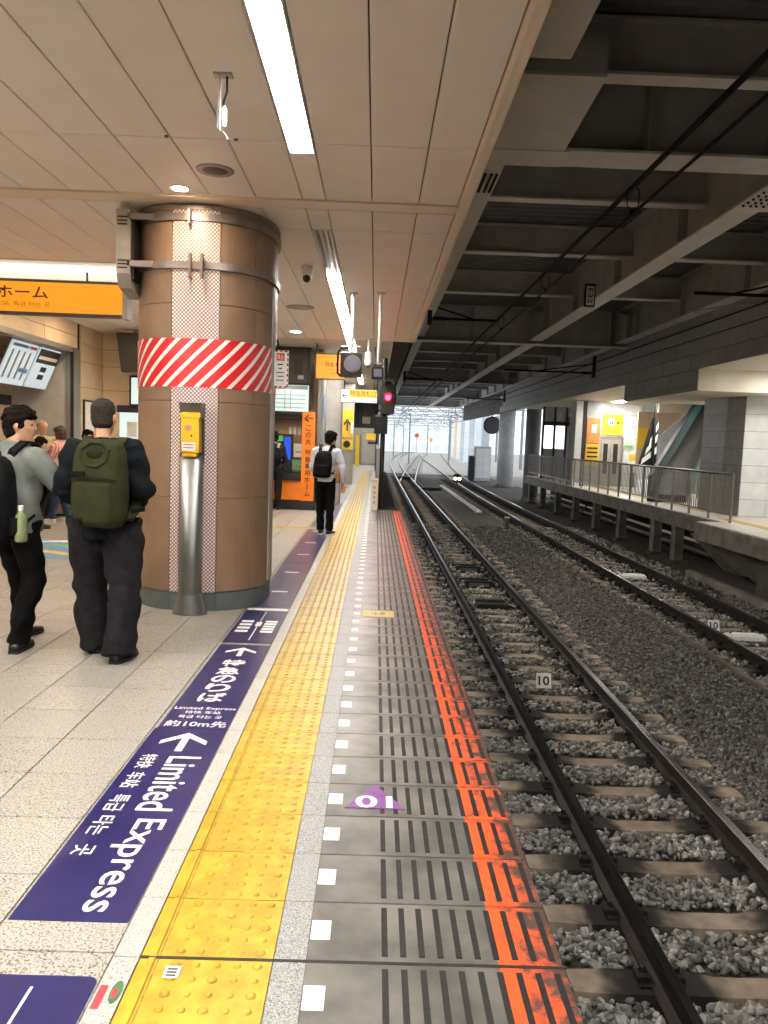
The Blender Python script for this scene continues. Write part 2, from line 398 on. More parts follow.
rp = N.new('ShaderNodeValToRGB'); rp.color_ramp.elements[0].position = .41; rp.color_ramp.elements[1].position = .57; L.new(sm.outputs[0], rp.inputs[0])
rp.color_ramp.elements[0].color = lin('e4541d'); rp.color_ramp.elements[1].color = lin('4c3a33')
L.new(rp.outputs[0], N['Principled BSDF'].inputs['Base Color'])
slab_me = sme.mesh('platform_slab', ['slab_grey', 'orange_edge'])
st_me = MB(); st_me.box(-.0095, .0095, -.122, .122, -.002, .0012)
for q in (-.005, .0, .005): st_me.box(q-.0012, q+.0012, -.12, .12, .001, .0022)
st_me = st_me.mesh('anti_slip_strip', 'strip_black')
sq_me = MB().cbox(-.031, .031, -.048, .048, -.001, .0012, .0006).mesh('white_marker', 'white_paint')
rest = MB()
for k in range(-3, 50):
    s = place('platform_slab', slab_me, fl, (.232, T0 + .3*k, 0))
    place('white_marker', sq_me, s, (-.121, T0 + .3*k + .15, 0))
    for q in range(10):
        x = .081 + .0568*q
        if k < 27: place('anti_slip_strip', st_me, s, (x, T0 + .3*k + .152, 0))
        else:
            y = T0 + .3*k + .152; rest.box(x-.0095, x+.0095, y-.122, y+.122, -.002, .0015)
stuffmesh('anti_slip_strip', rest, 'strip_black', fl)
# platform edge wall towards the track
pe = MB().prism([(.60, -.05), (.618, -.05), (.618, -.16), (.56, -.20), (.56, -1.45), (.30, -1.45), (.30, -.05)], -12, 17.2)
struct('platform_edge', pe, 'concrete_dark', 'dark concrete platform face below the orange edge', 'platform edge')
struct('passage_edge', box(-.3, .065, 17.2, 39, -1.45, -.021), 'concrete_dark', 'concrete base of the narrow passage past the platform end', 'platform base')
obj('expansion_joint', box(-.65, .62, 2.162, 2.175, -.01, .0008), 'strip_black', fl)
# painted marks on the slabs
tri = MB().prism([(-.13, -.10), (.13, -.10), (0, .125)], 0, .0022, 'z')
t = tag(obj('triangle_marking', tri, 'purple_paint', local=True), 'purple triangle with a white number 10 painted on the grey slabs', 'floor marking'); t.location = (.05, 3.235, .0012)
text('10', .16, .11, 'white_letter', t, (.045, 3.195, .0026), (0, 0, PI), bold=.02, depth=.0012)
lb = tag(obj('floor_label', box(-.065, .215, 6.70, 6.94, .0015, .0030), 'yellow_label'), 'small pale yellow rectangular label stuck on the grey slabs', 'floor label')
text('注意', .13, .10, 'dark_letter', lb, (.075, 6.82, .0034), (0, 0, 0))
for a in (-.035, .185): obj('end_bar', box(a-.012, a+.012, 6.72, 6.92, .003, .0036), 'yellow_sign', lb)

# ---- purple floor signs
def floor_sign(name, x0, x1, y0, y1, r, label, m='purple_sign'):
    pts = []
    for cx, cy, a0 in ((x1-r, y1-r, 0), (x0+r, y1-r, 90), (x0+r, y0+r, 180), (x1-r, y0+r, 270)):
        pts += [(cx + r*math.cos(math.radians(a0+q)), cy + r*math.sin(math.radians(a0+q))) for q in (0, 30, 60, 90)]
    return tag(obj(name, MB().prism(pts, .0005, .0018, 'z'), m), label, 'floor sign', 'purple floor signs along the yellow line')
ZT = .0022
def arrow(parent, cx, cy, s, m='white_letter', wd=None):
    mb = MB(); t = s*.155
    mb.prism([(-t*.5, -s*.5), (t*.5, -s*.5), (t*.5, s*.32), (-t*.5, s*.32)], 0, .0008, 'z')
    for sg in (-1, 1):
        p = [(0, .5*s), (sg*.5*s, .05*s), (sg*.5*s, -.14*s), (0, .28*s)]
        mb.prism(p if sg < 0 else p[::-1], 0, .0008, 'z')
    mb.xf(Matrix.Translation((cx, cy, ZT-.0002)))
    return obj('arrow', mb, m, parent)
f1 = floor_sign('floor_sign', -1.118, -.735, 2.325, 3.962, .006, 'purple floor sign reading Limited Express sideways with Chinese and Korean below')
arrow(f1, -.922, 3.785, .235)
text('Limited', .545, .155, 'white_letter', f1, (-.868, 3.330, ZT), (0, 0, -PI/2), bold=.008)
text('Express', .615, .155, 'white_letter', f1, (-.868, 2.680, ZT), (0, 0, -PI/2), bold=.008)
for wd_, yy_, ln_ in (('特快', 3.54, .155), ('车站', 3.34, .155), ('특급', 3.12, .15), ('타는', 2.93, .15), ('곳', 2.745, .075)):
    text(wd_, ln_, .078, 'white_letter', f1, (-1.037, yy_, ZT), (0, 0, -PI/2), bold=.006)
f2 = floor_sign('floor_sign', -1.105, -.735, 3.966, 5.640, .006, 'purple floor sign with an arrow and large vertical Japanese characters, ten metres ahead')
arrow(f2, -.922, 5.45, .22)
for i, ch in enumerate('特急のりば'):
    text(ch, .155, .155, 'white_letter', f2, (-.922, 5.165 - .176*i, ZT), bold=.02)
text('Limited', .155, .040, 'white_letter', f2, (-1.012, 4.270, ZT), bold=.008)
text('Express', .165, .044, 'white_letter', f2, (-.828, 4.266, ZT), bold=.008)
text('特快 车站', .20, .044, 'white_letter', f2, (-.918, 4.205, ZT), bold=.008)
text('특급 타는 곳', .24, .044, 'white_letter', f2, (-.918, 4.135, ZT), bold=.008)
text('約10m先', .33, .085, 'white_letter', f2, (-.918, 4.030, ZT), bold=.015)
f3 = floor_sign('floor_sign', -1.108, -.735, 5.690, 6.80, .004, 'purple floor sign with white queue diagrams split by a centre line, beside the brown column')
obj('border_bar', box(-1.10, -.74, 6.80, 6.88, .0005, .0018), 'white_paint', f3)
obj('centre_line', box(-.925, -.918, 5.78, 6.76, .0018, .0026), 'white_letter', f3)
for i in range(4): obj('text_bar', box(-1.075, -.975, 6.02+.11*i, 6.08+.11*i, .0018, .0026), 'white_letter', f3)
for i in range(5): obj('text_bar', box(-.875, -.775, 6.02+.085*i, 6.075+.085*i, .0018, .0026), 'white_letter', f3)
obj('text_bar', box(-.945, -.898, 6.22, 6.36, .0018, .0026), 'white_letter', f3)
for i, (y0, y1) in enumerate(((6.92, 9.4), (9.42, 12.0), (12.02, 14.6), (14.62, 18.6))):
    f = floor_sign('floor_sign', -1.10 if i < 3 else -1.06, -.735, y0, y1, .004,
        ('purple floor strip with painted grey reflection right beside the base of the brown column', 'purple floor strip with painted grey reflection just past the brown column', 'purple floor strip with painted grey reflection under the feet of the man in white', 'purple floor strip with painted grey reflection farthest along the platform')[i], 'purple_sheen')
    for q in range(2):
        yy = y0 + (.7 + 1.1*q) * (y1-y0) / 2.4
        obj('pale_dash', box(-1.0, -.84, yy, yy+.06, .0018, .0026), 'white_paint', f)
f4 = floor_sign('floor_sign', -1.115, -.737, .9, 2.078, .03, 'purple floor sign with rounded corners and a thin white line, nearest the viewer')
obj('centre_line', box(-.914, -.906, 1.0, 2.03, .0018, .0026), 'white_letter', f4)
lb2 = tag(obj('floor_sticker', box(-.722, -.700, 1.955, 2.045, .0005, .0016), 'red_label'), 'small red sticker on the granite edging beside the purple sign', 'sticker')
g = tag(obj('floor_sticker', MB().prism([(-.672+.016*math.cos(a*PI/8), 2.02+.045*math.sin(a*PI/8)) for a in range(16)], .0005, .0016, 'z'), 'green_label'), 'small green oval sticker with a red centre on the granite edging', 'sticker')
obj('red_centre', MB().prism([(-.674+.008*math.cos(a*PI/8), 2.015+.022*math.sin(a*PI/8)) for a in range(16)], .0016, .0022, 'z'), 'red_label', g)
qs = tag(obj('floor_sticker', box(-.560, -.515, 2.075, 2.125, .0055, .0062), 'white_paint'), 'small white information sticker on the nearest yellow block', 'sticker')
for i in range(3): obj('print_bar', box(-.552+.0*i, -.523, 2.082+.013*i, 2.089+.013*i, .0062, .0066), 'dark_letter', qs)
# coloured floor mat and small floor stickers in the concourse
m = tag(obj('floor_mat', box(-4.6, -2.3, 9.2, 10.7, .0005, .004), 'poster_blue'), 'blue and green wave patterned floor graphic behind the two travellers', 'floor graphic')
wv = MB()
for (ya, c) in ((9.55, 0), (10.1, 1), (10.45, 2)):
    pts = [(-4.6 + 2.3*i/16, ya + .12*math.sin(i*.7)) for i in range(17)]
    wv.cur = c; wv.prism(pts + [(x, y+.16) for x, y in pts[::-1]], .004, .005, 'z')
obj('wave_pattern', wv, ['yellow_sign', 'poster_green', 'poster_white'], m)
tag(obj('floor_sticker', box(-2.05, -1.97, 11.9, 12.7, .0005, .0016), 'column_base'), 'dark narrow floor strip pointing to the ticket counter', 'floor marking')
# ================================================================== TRACK BED
RZ = -1.15                                    # top of rail
def ground_z(x): return -1.325
nx, ny = 60, 150
xs = np.linspace(-.25, 16, nx); ys = np.concatenate([np.linspace(-12, 40, 100), np.linspace(42, 230, 50)])
vs = []; fs = []
for j, y in enumerate(ys):
    for i, x in enumerate(xs):
        z = -1.375 + .02*math.sin(x*3.1 + y*1.7)*math.cos(y*2.3 - x) + rng.uniform(-.012, .012)
        if 3.25 < x < 4.75: z += .06*math.sin(PI*(x-3.25)/1.5)
        vs.append((x, y, z))
for j in range(len(ys)-1):
    for i in range(nx-1): fs.append((j*nx+i, j*nx+i+1, (j+1)*nx+i+1, (j+1)*nx+i))
gb = MB(); gb.add(vs, fs)
ballast = struct('ballast_bed', gb, 'ballast_ground', 'dark stone ballast bed between and around the tracks', 'ballast', smooth=True)
# stones: deformed icosahedra, the 300 that show largest as pieces, the rest as one mass
ph = (1 + 5**.5) / 2
ico = np.array([(-1,ph,0),(1,ph,0),(-1,-ph,0),(1,-ph,0),(0,-1,ph),(0,1,ph),(0,-1,-ph),(0,1,-ph),(ph,0,-1),(ph,0,1),(-ph,0,-1),(-ph,0,1)]) / 1.9
icof = np.array([(0,11,5),(0,5,1),(0,1,7),(0,7,10),(0,10,11),(1,5,9),(5,11,4),(11,10,2),(10,7,6),(7,1,8),(3,9,4),(3,4,2),(3,2,6),(3,6,8),(3,8,9),(4,9,5),(2,4,11),(6,2,10),(8,6,7),(9,8,1)])
def stone_shape():
    p = ico * rng.uniform(.5, 1.35, (12, 1)); p = p * rng.uniform(.55, 1.35, 3)
    q = rng.normal(size=4); q /= np.linalg.norm(q); a, b, c, d = q
    R = np.array([[1-2*(c*c+d*d), 2*(b*c-a*d), 2*(b*d+a*c)], [2*(b*c+a*d), 1-2*(b*b+d*d), 2*(c*d-a*b)], [2*(b*d-a*c), 2*(c*d+a*b), 1-2*(b*b+c*c)]])
    return p @ R.T
shapes = [stone_shape() for _ in range(24)]
S = []                                        # x, y, z, size
def scatter(x0, x1, y0, y1, dens, smin, smax, pile=0.0):
    n = int((x1-x0)*(y1-y0)*dens)
    a = np.empty((n, 4)); a[:, 0] = rng.uniform(x0, x1, n); a[:, 1] = rng.uniform(y0, y1, n)
    a[:, 3] = rng.uniform(smin, smax, n); a[:, 2] = -1.335 + rng.uniform(-.01, .040, n) + pile
    return a
near = np.concatenate([scatter(.64, 3.3, 3.0, 7.5, 1700, .015, .030), scatter(3.2, 4.8, 4.0, 7.5, 1300, .012, .026, .03),
    scatter(.64, 3.3, 7.5, 15, 750, .018, .032), scatter(3.2, 4.8, 7.5, 15, 750, .014, .028, .03),
    scatter(4.8, 7.3, 8.5, 15, 420, .020, .034), scatter(.64, 7.3, 15, 27, 110, .025, .045, .01)])
# keep the sleeper tops and rails clear
SL0, SLD = 3.30, .588
def clear(a):
    ph_ = np.abs(((a[:, 1] - SL0 + SLD/2) % SLD) - SLD/2)
    onS = (ph_ < .145) & (a[:, 0] > 1.12) & (a[:, 0] < 3.22)
    ph2 = np.abs(((a[:, 1] - (SL0+.2) + SLD/2) % SLD) - SLD/2)
    onS |= (ph2 < .145) & (a[:, 0] > 4.80) & (a[:, 0] < 6.86)
    rail = np.zeros(len(a), bool)
    for rx in (1.63, 2.70, 5.29, 6.39): rail |= np.abs(a[:, 0] - rx) < .085
    return ~(onS | rail)
near = near[clear(near)]
u = near[:, 0] / near[:, 1]
vis = (u < .56) & (near[:, 1] > 3.2) & (near[:, 0] > .62*(1 + 1.30/1.56)*1.0 - .15)
key = np.where(vis, near[:, 3] / near[:, 1], 0); order = np.argsort(-key)
sing, mass = near[order[:300]], near[order[300:]]
smeshes = []
for k in range(12):
    p = shapes[k]; b = MB(); b.add([tuple(x) for x in p], [tuple(f) for f in icof]); smeshes.append(b.mesh('stone', 'stone_%d' % (0, 3, 1, 0, 0, 3, 1, 2, 0, 3, 1, 2)[k]))
bl = wloc(ballast)
for k, (x, y, z, s) in enumerate(sing):
    o = link('stone', smeshes[k % 12], ballast, Vector((x, y, z)) - bl, (0, 0, random.uniform(0, 6.28))); o.scale = (s, s, s)
for ci in range(4):
    # lighter stone between the rails, browner and darker between the tracks
    pcol = np.where((mass[:, 0] > 3.2) & (mass[:, 0] < 4.85), 1, 0)
    if ci == 0: rsel = rng.random(len(mass)); cls = np.where(pcol == 1, np.where(rsel < .45, 2, np.where(rsel < .9, 1, 0)), np.where(rsel < .42, 0, np.where(rsel < .62, 3, np.where(rsel < .86, 1, 2))))
    a = mass[cls == ci]; n = len(a)
    if not n: continue
    sh = np.stack([shapes[i] for i in rng.integers(0, 24, n)])
    V = sh * a[:, 3][:, None, None] + a[:, None, :3]
    F = (icof[None] + (np.arange(n) * 12)[:, None, None]).reshape(-1, 3)
    me = bpy.data.meshes.new('loose_stone'); me.vertices.add(n*12); me.vertices.foreach_set('co', V.ravel())
    me.loops.add(len(F)*3); me.loops.foreach_set('vertex_index', F.ravel()); me.polygons.add(len(F)); me.polygons.foreach_set('loop_start', np.arange(len(F))*3)
    me.materials.append(MATS['stone_%d' % ci]); me.update(calc_edges=True)
    tag(link('loose_stone', me, ballast, -bl), kind='stuff')

# ---- tracks: rails, sleepers with clips
rp_ = [(-.062, -.153), (.062, -.153), (.062, -.142), (.010, -.125), (.010, -.048), (.033, -.036), (.033, -.008), (.026, 0), (-.026, 0), (-.033, -.008), (-.033, -.036), (-.010, -.048), (-.010, -.125), (-.062, -.142)]
def rail(parent, path):
    mb = MB(); mb.sweep(rp_, path); n = len(rp_)
    for fi in range((len(path)-1)*n):
        if fi % n in (6, 7, 8): mb.m[fi] = 1
    return obj('rail', mb, ['rail_side', 'rail_head'], parent)
def sleeper_mesh():
    # concrete sleeper: high at the rail seats, waisted and lower in the middle
    secs = [(-1.02, .10, .0, .085), (-.80, .115, .0, .10), (-.36, .115, .0, .10), (-.20, .095, -.020, .08), (.20, .095, -.020, .08), (.36, .115, .0, .10), (.80, .115, .0, .10), (1.02, .10, .0, .085)]
    mb = MB(); vs = []; fs = []
    for (x, wb, z, wt) in secs: vs += [(x, -wb-.02, -.17), (x, wb+.02, -.17), (x, wt, z), (x, -wt, z)]
    for k in range(len(secs)-1):
        for i in range(4): fs.append((k*4+i, k*4+(i+1) % 4, (k+1)*4+(i+1) % 4, (k+1)*4+i))
    fs += [(3, 2, 1, 0), (28, 29, 30, 31)]
    mb.add(vs, fs)
    return mb.mesh('sleeper', ['sleeper', 'sleeper_oily'], False)
def clip_mesh():
    mb = MB(); mb.cbox(-.12, .12, -.06, .06, 0, .018, .005)
    for s in (-1, 1):
        mb.cbox(s*.095-.035, s*.095+.035, -.035, .035, .015, .06, .012); mb.lathe([(.016, .05), (.016, .085), (.008, .09)], (s*.095, 0, 0), 6)
    return mb.mesh('rail_clip', 'black_iron')
SM, CM = sleeper_mesh(), clip_mesh()
def lerp_path(pts, step=2.0):
    out = [pts[0]]
    for a, b in zip(pts, pts[1:]):
        n = max(1, int(abs(b[1]-a[1]) / 8))
        out += [tuple(a[i] + (b[i]-a[i])*k/n for i in range(3)) for k in range(1, n+1)]
    return out
def smooth_path(pts):
    p = lerp_path(pts); a = np.array(p)
    for _ in range(6): a[1:-1] = (a[:-2] + 2*a[1:-1] + a[2:]) / 4
    return [tuple(x) for x in a]
t1 = thing('railway_track', 'railway track running right beside the orange platform edge', 'track', (2.165, 3, -1.30), 0, 'railway tracks')
rail(t1, smooth_path([(1.63, -12, RZ), (1.63, 85, RZ), (1.95, 108, RZ), (4.6, 160, RZ), (8.2, 200, RZ)]))
rail(t1, smooth_path([(2.70, -12, RZ), (2.70, 88, RZ), (3.8, 126, RZ), (6.0, 165, RZ), (10, 200, RZ)]))
t2 = thing('railway_track', 'farther railway track beside the fenced opposite platform', 'track', (5.84, 3, -1.30), 0, 'railway tracks')
rail(t2, smooth_path([(5.29, -12, RZ), (5.29, 48, RZ), (5.85, 58, RZ), (7.6, 124, RZ), (9.4, 165, RZ)]))
rail(t2, smooth_path([(6.39, -12, RZ), (6.39, 48, RZ), (7.1, 65, RZ), (12.2, 138, RZ), (16, 190, RZ)]))
t3 = thing('railway_track', 'pair of turnout rails branching right far down the line', 'track', (2.6, 58, -1.30), 0, 'railway tracks')
rail(t3, smooth_path([(1.70, 52, RZ), (2.1, 61, RZ), (7.1, 135, RZ), (9.6, 168, RZ)]))
rail(t3, smooth_path([(2.72, 52, RZ), (3.1, 60, RZ), (8.4, 137, RZ), (10.8, 168, RZ)]))
def sleepers(tr, x, y0, n, clips):
    for k in range(n):
        y = y0 + SLD*k
        s = place('sleeper', SM, tr, (x, y, RZ - .153))
        if k < clips:
            for dx in (-.535, .535): place('rail_clip', CM, s, (x + dx, y, RZ - .150))
sleepers(t1, 2.165, SL0 - 2*SLD, 105, 40)
sleepers(t2, 5.84, SL0 + .2 + 7*SLD, 90, 30)
far = MB()
for k in range(60):
    y = 65 + 1.2*k; x = 2.6 + max(0, (y-60))*.066
    far.box(x-1.0, x+1.0, y-.12, y+.12, -1.36, -1.31)
tag(obj('far_sleeper', far, 'sleeper', t3), kind='stuff')

# ---- trackside things
def number_plate(x, y, s, label):
    t = thing('number_plate', label, 'sign', (x, y, -1.335), 0, 'white number plates on the tracks')
    b = MB().box(-s/2, s/2, -.008, .008, .06, .06+s); b.xf(Matrix.Rotation(math.radians(-18), 4, 'X'))
    obj('plate', b, 'white_plastic', t, local=True)
    b = MB().box(-.02, .02, .008, .03, 0, .12); b.xf(Matrix.Rotation(math.radians(-18), 4, 'X')); obj('bracket', b, 'black_iron', t, local=True)
    o = link('lettering', text_mesh('10', s*.74, s*.62, 'dark_letter', bold=.02, depth=.0), t)
    o.matrix_local = Matrix.Rotation(math.radians(-18), 4, 'X') @ Matrix.Translation((0, -.0095, .06 + s/2)) @ Matrix.Rotation(PI/2, 4, 'X')
    return t
number_plate(2.075, 8.78, .175, 'white number 10 plate between the rails of the nearer track')
number_plate(5.49, 11.95, .175, 'white number 10 plate on the farther track, beside a white box')
def balise(x, y, label):
    t = thing('transponder_box', label, 'track device', (x, y, -1.31), 0, 'white boxes on the farther track')
    obj('case', MB().cbox(-.29, .29, -.10, .10, .02, .11, .035), 'white_plastic', t, local=True)
    obj('mounting_plate', MB().cbox(-.33, .33, -.14, .14, -.01, .02, .006), 'grey_iron', t, local=True)
    for s in (-1, 1): obj('bolt', MB().lathe([(.022, .105), (.022, .122), (.012, .126)], (s*.23, 0, 0), 6), 'black_iron', t, local=True)
    obj('cable', MB().tube([(.29, .02, .05), (.40, .05, .03), (.5, .2, .0)], .012, 6), 'wire_black', t, local=True)
balise(5.80, 16.85, 'low white plastic box on the farther track, away from the number plate')
balise(5.78, 11.55, 'low white plastic box on the farther track, right of the number plate')
def lub(x, y, label, pit=False):
    t = thing('track_device', label, 'track device', (x, y, -1.32), 0, 'black devices between the near rails')
    if not pit:
        f = MB(); f.box(-.27, .27, -.15, -.09, -.02, .13); f.box(-.27, .27, .09, .15, -.02, .13); f.box(-.27, -.20, -.09, .09, -.02, .13); f.box(.20, .27, -.09, .09, -.02, .13)
        obj('frame', f, 'black_iron', t, local=True); obj('plate', MB().cbox(-.2, .2, -.165, -.15, .02, .085, .0), 'grey_iron', t, local=True); obj('core', box(-.2, .2, -.09, .09, -.02, .08), 'black_iron', t, local=True)
        obj('side_arm', MB().box(-.36, .36, .10, .14, .10, .14), 'black_iron', t, local=True)
    else:
        f = MB(); f.cbox(-.30, .26, -.16, .16, -.02, .09, .02); obj('case', f, 'black_iron', t, local=True)
        obj('lid', MB().cbox(-.30, .22, .02, .17, .09, .13, .02), 'black_iron', t, local=True)
        obj('cable', MB().tube([(.26, 0, .04), (.36, -.1, .02), (.40, -.3, 0)], .018, 6), 'wire_black', t, local=True)
lub(2.17, 17.2, 'black framed track device farthest of three between the near rails')
lub(2.18, 15.4, 'black framed track device in the middle of three between the near rails')
lub(2.17, 13.4, 'solid black track box nearest of three between the near rails', True)
tag(obj('cable_duct', MB().prism([(4.73, -1.36), (4.81, -1.36), (4.81, -1.235), (4.79, -1.22), (4.75, -1.22), (4.73, -1.235)], 5, 13.2), 'concrete_dark'), 'long narrow brown cable duct in the gravel left of the farther track', 'cable duct')
tag(obj('cable_trough', MB().cbox(4.33, 4.55, 32, 51, -1.33, -1.24, .02), 'far_white'), 'long pale cable trough lid lying between the tracks far ahead', 'cable duct')
mp = thing('marker_post', 'small grey marker post standing between the tracks', 'post', (4.55, 26.0, -1.33))
obj('post', MB().cbox(-.07, .07, -.05, .05, 0, .42, .02), 'grey_iron', mp, local=True); obj('cap', MB().cbox(-.08, .08, -.06, .06, .40, .45, .015), 'white_plastic', mp, local=True)
ds = thing('ground_signal', 'small ground signal with two lit yellow lamps between the tracks', 'signal', (5.05, 47.0, -1.32))
obj('post', MB().lathe([(.12, 0), (.12, .05), (.05, .07), (.05, .52)], seg=10), 'black_iron', ds, local=True)
obj('head', MB().cbox(-.25, .25, -.12, .12, .5, .98, .08), 'black_iron', ds, local=True)
for s in (-1, 1):
    obj('lamp', MB().tube([(s*.13, -.12, .72), (s*.13, -.16, .72)], .085, 12), 'lamp_yellow', ds, local=True)
    obj('visor', MB().tube([(s*.13, -.10, .80), (s*.13, -.30, .83)], .10, 10, r2=.03), 'black_iron', ds, local=True)
pm = thing('point_machine', 'dark point machine beside the turnout rails far ahead', 'track device', (2.2, 58, -1.33))
obj('case', MB().cbox(-.5, .5, -.3, .3, 0, .25, .06), 'black_iron', pm, local=True); obj('rod', MB().tube([(.5, 0, .1), (1.3, 0, .1)], .03, 6), 'grey_iron', pm, local=True)
pm = thing('point_machine', 'dark point machine near the foot of the branching rails', 'track device', (3.4, 46, -1.33))
obj('case', MB().cbox(-.6, .6, -.3, .3, 0, .2, .06), 'black_iron', pm, local=True); obj('rod', MB().tube([(-.6, 0, .1), (-1.4, 0, .1)], .03, 6), 'grey_iron', pm, local=True)
# ================================================================== PLATFORM CEILING
CZ = 3.48
ce = struct('ceiling', box(-9, .66, -12, 15.2, CZ+.13, CZ+.30), 'gap_dark', 'beige metal panel ceiling over the platform', 'ceiling')
def cpanel(x0, x1, y0, y1, m='ceiling_panel', nm='ceiling_panel', par=None):
    g = .004; mb = MB()
    # a shallow tray: face down, bevelled rim
    x0 += g; x1 -= g; y0 += g; y1 -= g; b = .004
    mb.add([(x0,y0,CZ+.03),(x1,y0,CZ+.03),(x1,y1,CZ+.03),(x0,y1,CZ+.03),(x0,y0,CZ+b),(x1,y0,CZ+b),(x1,y1,CZ+b),(x0,y1,CZ+b),(x0+b,y0+b,CZ),(x1-b,y0+b,CZ),(x1-b,y1-b,CZ),(x0+b,y1-b,CZ)],
           [(0,1,2,3),(0,4,5,1),(1,5,6,2),(2,6,7,3),(3,7,4,0),(4,8,9,5),(5,9,10,6),(6,10,11,7),(7,11,8,4),(8,11,10,9)])
    return obj(nm, mb, m, par or ce)
LX0, LX1 = -.662, -.474
seams = [-.662 - .375*k for k in range(0, 23)][::-1] + [-.474, -.10, .28, .60]
rows = [(-12, -6), (-6, -2), (-2, 1.6), (1.6, 5.25), (5.25, 6.45), (6.72, 7.33), (7.33, 9.1), (9.1, 10.35), (10.35, 12.9), (12.9, 15.2)]
for (y0, y1) in rows:
    for x0, x1 in zip(seams, seams[1:]):
        if x0 == -.662:
            if y1 <= 5.3 or y0 >= 7.3: continue          # the light trough
            if y0 == 5.25: y0_ = 5.44
            else: y0_ = y0
            cpanel(x0, x1, y0_, y1); continue
        if (abs(x0+4.037) < .01 or abs(x0+7.037) < .01) and y1 <= 5.3: continue
        if x1 < -2.4 and 9.0 < y0 < 10.3: continue        # light cove
        cpanel(x0, x1, y0, y1)
for x0, x1 in zip(seams, seams[1:]):
    if x1 < -2.4: cpanel(x0, x1, 10.15, 10.35)
obj('cross_trim', MB().box(-8.9, .62, 6.458, 6.52, CZ-.012, CZ+.03).box(-8.9, .62, 6.525, 6.715, CZ+.004, CZ+.03), 'ceiling_trim', ce)
obj('edge_trim', MB().prism([(.604, CZ+.03), (.604, CZ-.004), (.63, CZ-.010), (.66, CZ-.004), (.695, CZ-.004), (.695, CZ+.75), (.66, CZ+.75), (.66, CZ+.03)], -12, 15.2), 'ceiling_trim', ce)
obj('end_trim', box(-9, .66, 15.17, 15.22, CZ-.004, CZ+.3), 'ceiling_trim', ce)
for xx, yy in ((-1.43, 5.22), (-.98, 5.23)): obj('panel_bolt', MB().lathe([(.012, -.012), (.014, 0)], (xx, yy, CZ), 8), 'frame_metal', ce)
# second, narrower ceiling over the passage
ce2 = struct('ceiling_passage', box(-9, .24, 15.22, 39.5, CZ+.13, CZ+.3), 'gap_dark', 'grey ceiling over the narrow passage beyond the platform end', 'ceiling')
for k in range(6):
    y0 = 15.24 + 4*k
    for x0, x1 in ((-8.9, -4.5), (-4.5, -1.3), (-1.3, -.662), (-.662, -.474), (-.474, .24)):
        if x0 == -.662 and k in (0, 2, 4): continue
        cpanel(x0, x1, y0, min(y0+4, 39.4), 'ceiling_panel_far', 'ceiling_panel', ce2)
obj('edge_trim', box(.235, .27, 15.22, 39.5, CZ-.02, CZ+.6), 'ceiling_panel_far', ce2)
struct('roof_over_platform', box(-9.2, .70, -12, 68, CZ+.32, 5.75), 'concrete_dark', 'concrete slab above the platform ceiling', 'roof')

# ---- fluorescent trough lights
def trough(y0, y1, lit, label, dark=None, LX0=LX0, LX1=LX1):
    t = thing('strip_light', label, 'ceiling light', ((LX0+LX1)/2, (y0+y1)/2, CZ), 0, 'recessed strip lights along the platform ceiling')
    h = MB(); a, b = LX0+.003, LX1-.003
    h.prism([(a, CZ-.004), (a+.012, CZ-.004), (a+.035, CZ+.075), (b-.035, CZ+.075), (b-.012, CZ-.004), (b, CZ-.004), (b, CZ+.085), (a, CZ+.085)], y0, y1)
    h.box(a, b, y0, y0+.012, CZ-.004, CZ+.085); h.box(a, b, y1-.012, y1, CZ-.004, CZ+.085)
    obj('reflector', h, 'white_metal', t)
    xm = (a+b)/2
    n = max(1, round((lit[1]-lit[0]) / 1.25)); s = (lit[1]-lit[0]) / n
    for k in range(n):
        ya, yb_ = lit[0] + s*k + .01, lit[0] + s*(k+1) - .01
        obj('lens', MB().prism([(xm-.052, CZ+.03), (xm-.03, CZ+.008), (xm+.03, CZ+.008), (xm+.052, CZ+.03), (xm+.04, CZ+.07), (xm-.04, CZ+.07)], ya, yb_), 'tube_light', t)
    if dark:
        ya, yb_ = dark
        for dx in (-.03, .03): obj('dead_tube', MB().tube([(xm+dx, ya, CZ+.04), (xm+dx, yb_, CZ+.04)], .017, 8), 'aluminium', t)
    return t
trough(-11, 5.43, (-10.9, 5.40), 'long lit fluorescent strip light nearest the viewer in the beige ceiling')
trough(7.34, 15.16, (9.55, 15.12), 'recessed strip light past the column, its near end unlit', (7.4, 9.5))
trough(15.28, 19.2, (15.4, 19.1), 'strip light just beyond the end of the beige ceiling')
trough(23.28, 27.2, (23.4, 27.1), 'strip light in the passage ceiling above the white and yellow sign')
trough(31.3, 35.2, (31.4, 35.1), 'strip light farthest down the passage')
trough(-11.9, 5.24, (-10.9, 4.8), 'added strip light left of the picture, brightening the concourse ceiling', None, -4.037, -3.662)  # added out of view to brighten floor and ceiling
trough(-11.9, 5.24, (-10.9, 4.8), 'added unseen strip light at the far left, brightening the concourse ceiling', None, -7.037, -6.662)  # second added row, unseen, for the same fill light
# light cove over the big orange sign
cv = thing('cove_light', 'wide white light cove across the ceiling above the big orange sign', 'ceiling light', (-5.2, 9.6, CZ))
obj('cove_back', MB().box(-8.9, -2.42, 9.12, 10.14, CZ+.10, CZ+.12), 'white_metal', cv)
obj('cove_side', MB().box(-8.9, -2.42, 9.11, 9.13, CZ-.004, CZ+.12).box(-8.9, -2.42, 10.12, 10.14, CZ-.05, CZ+.12), 'white_metal', cv)
obj('tube', MB().tube([(-8.7, 9.25, CZ+.07), (-2.5, 9.25, CZ+.07)], .02, 8), 'cove_light', cv)
obj('tube', MB().tube([(-8.7, 10.0, CZ+.07), (-2.5, 10.0, CZ+.07)], .02, 8), 'cove_light', cv)
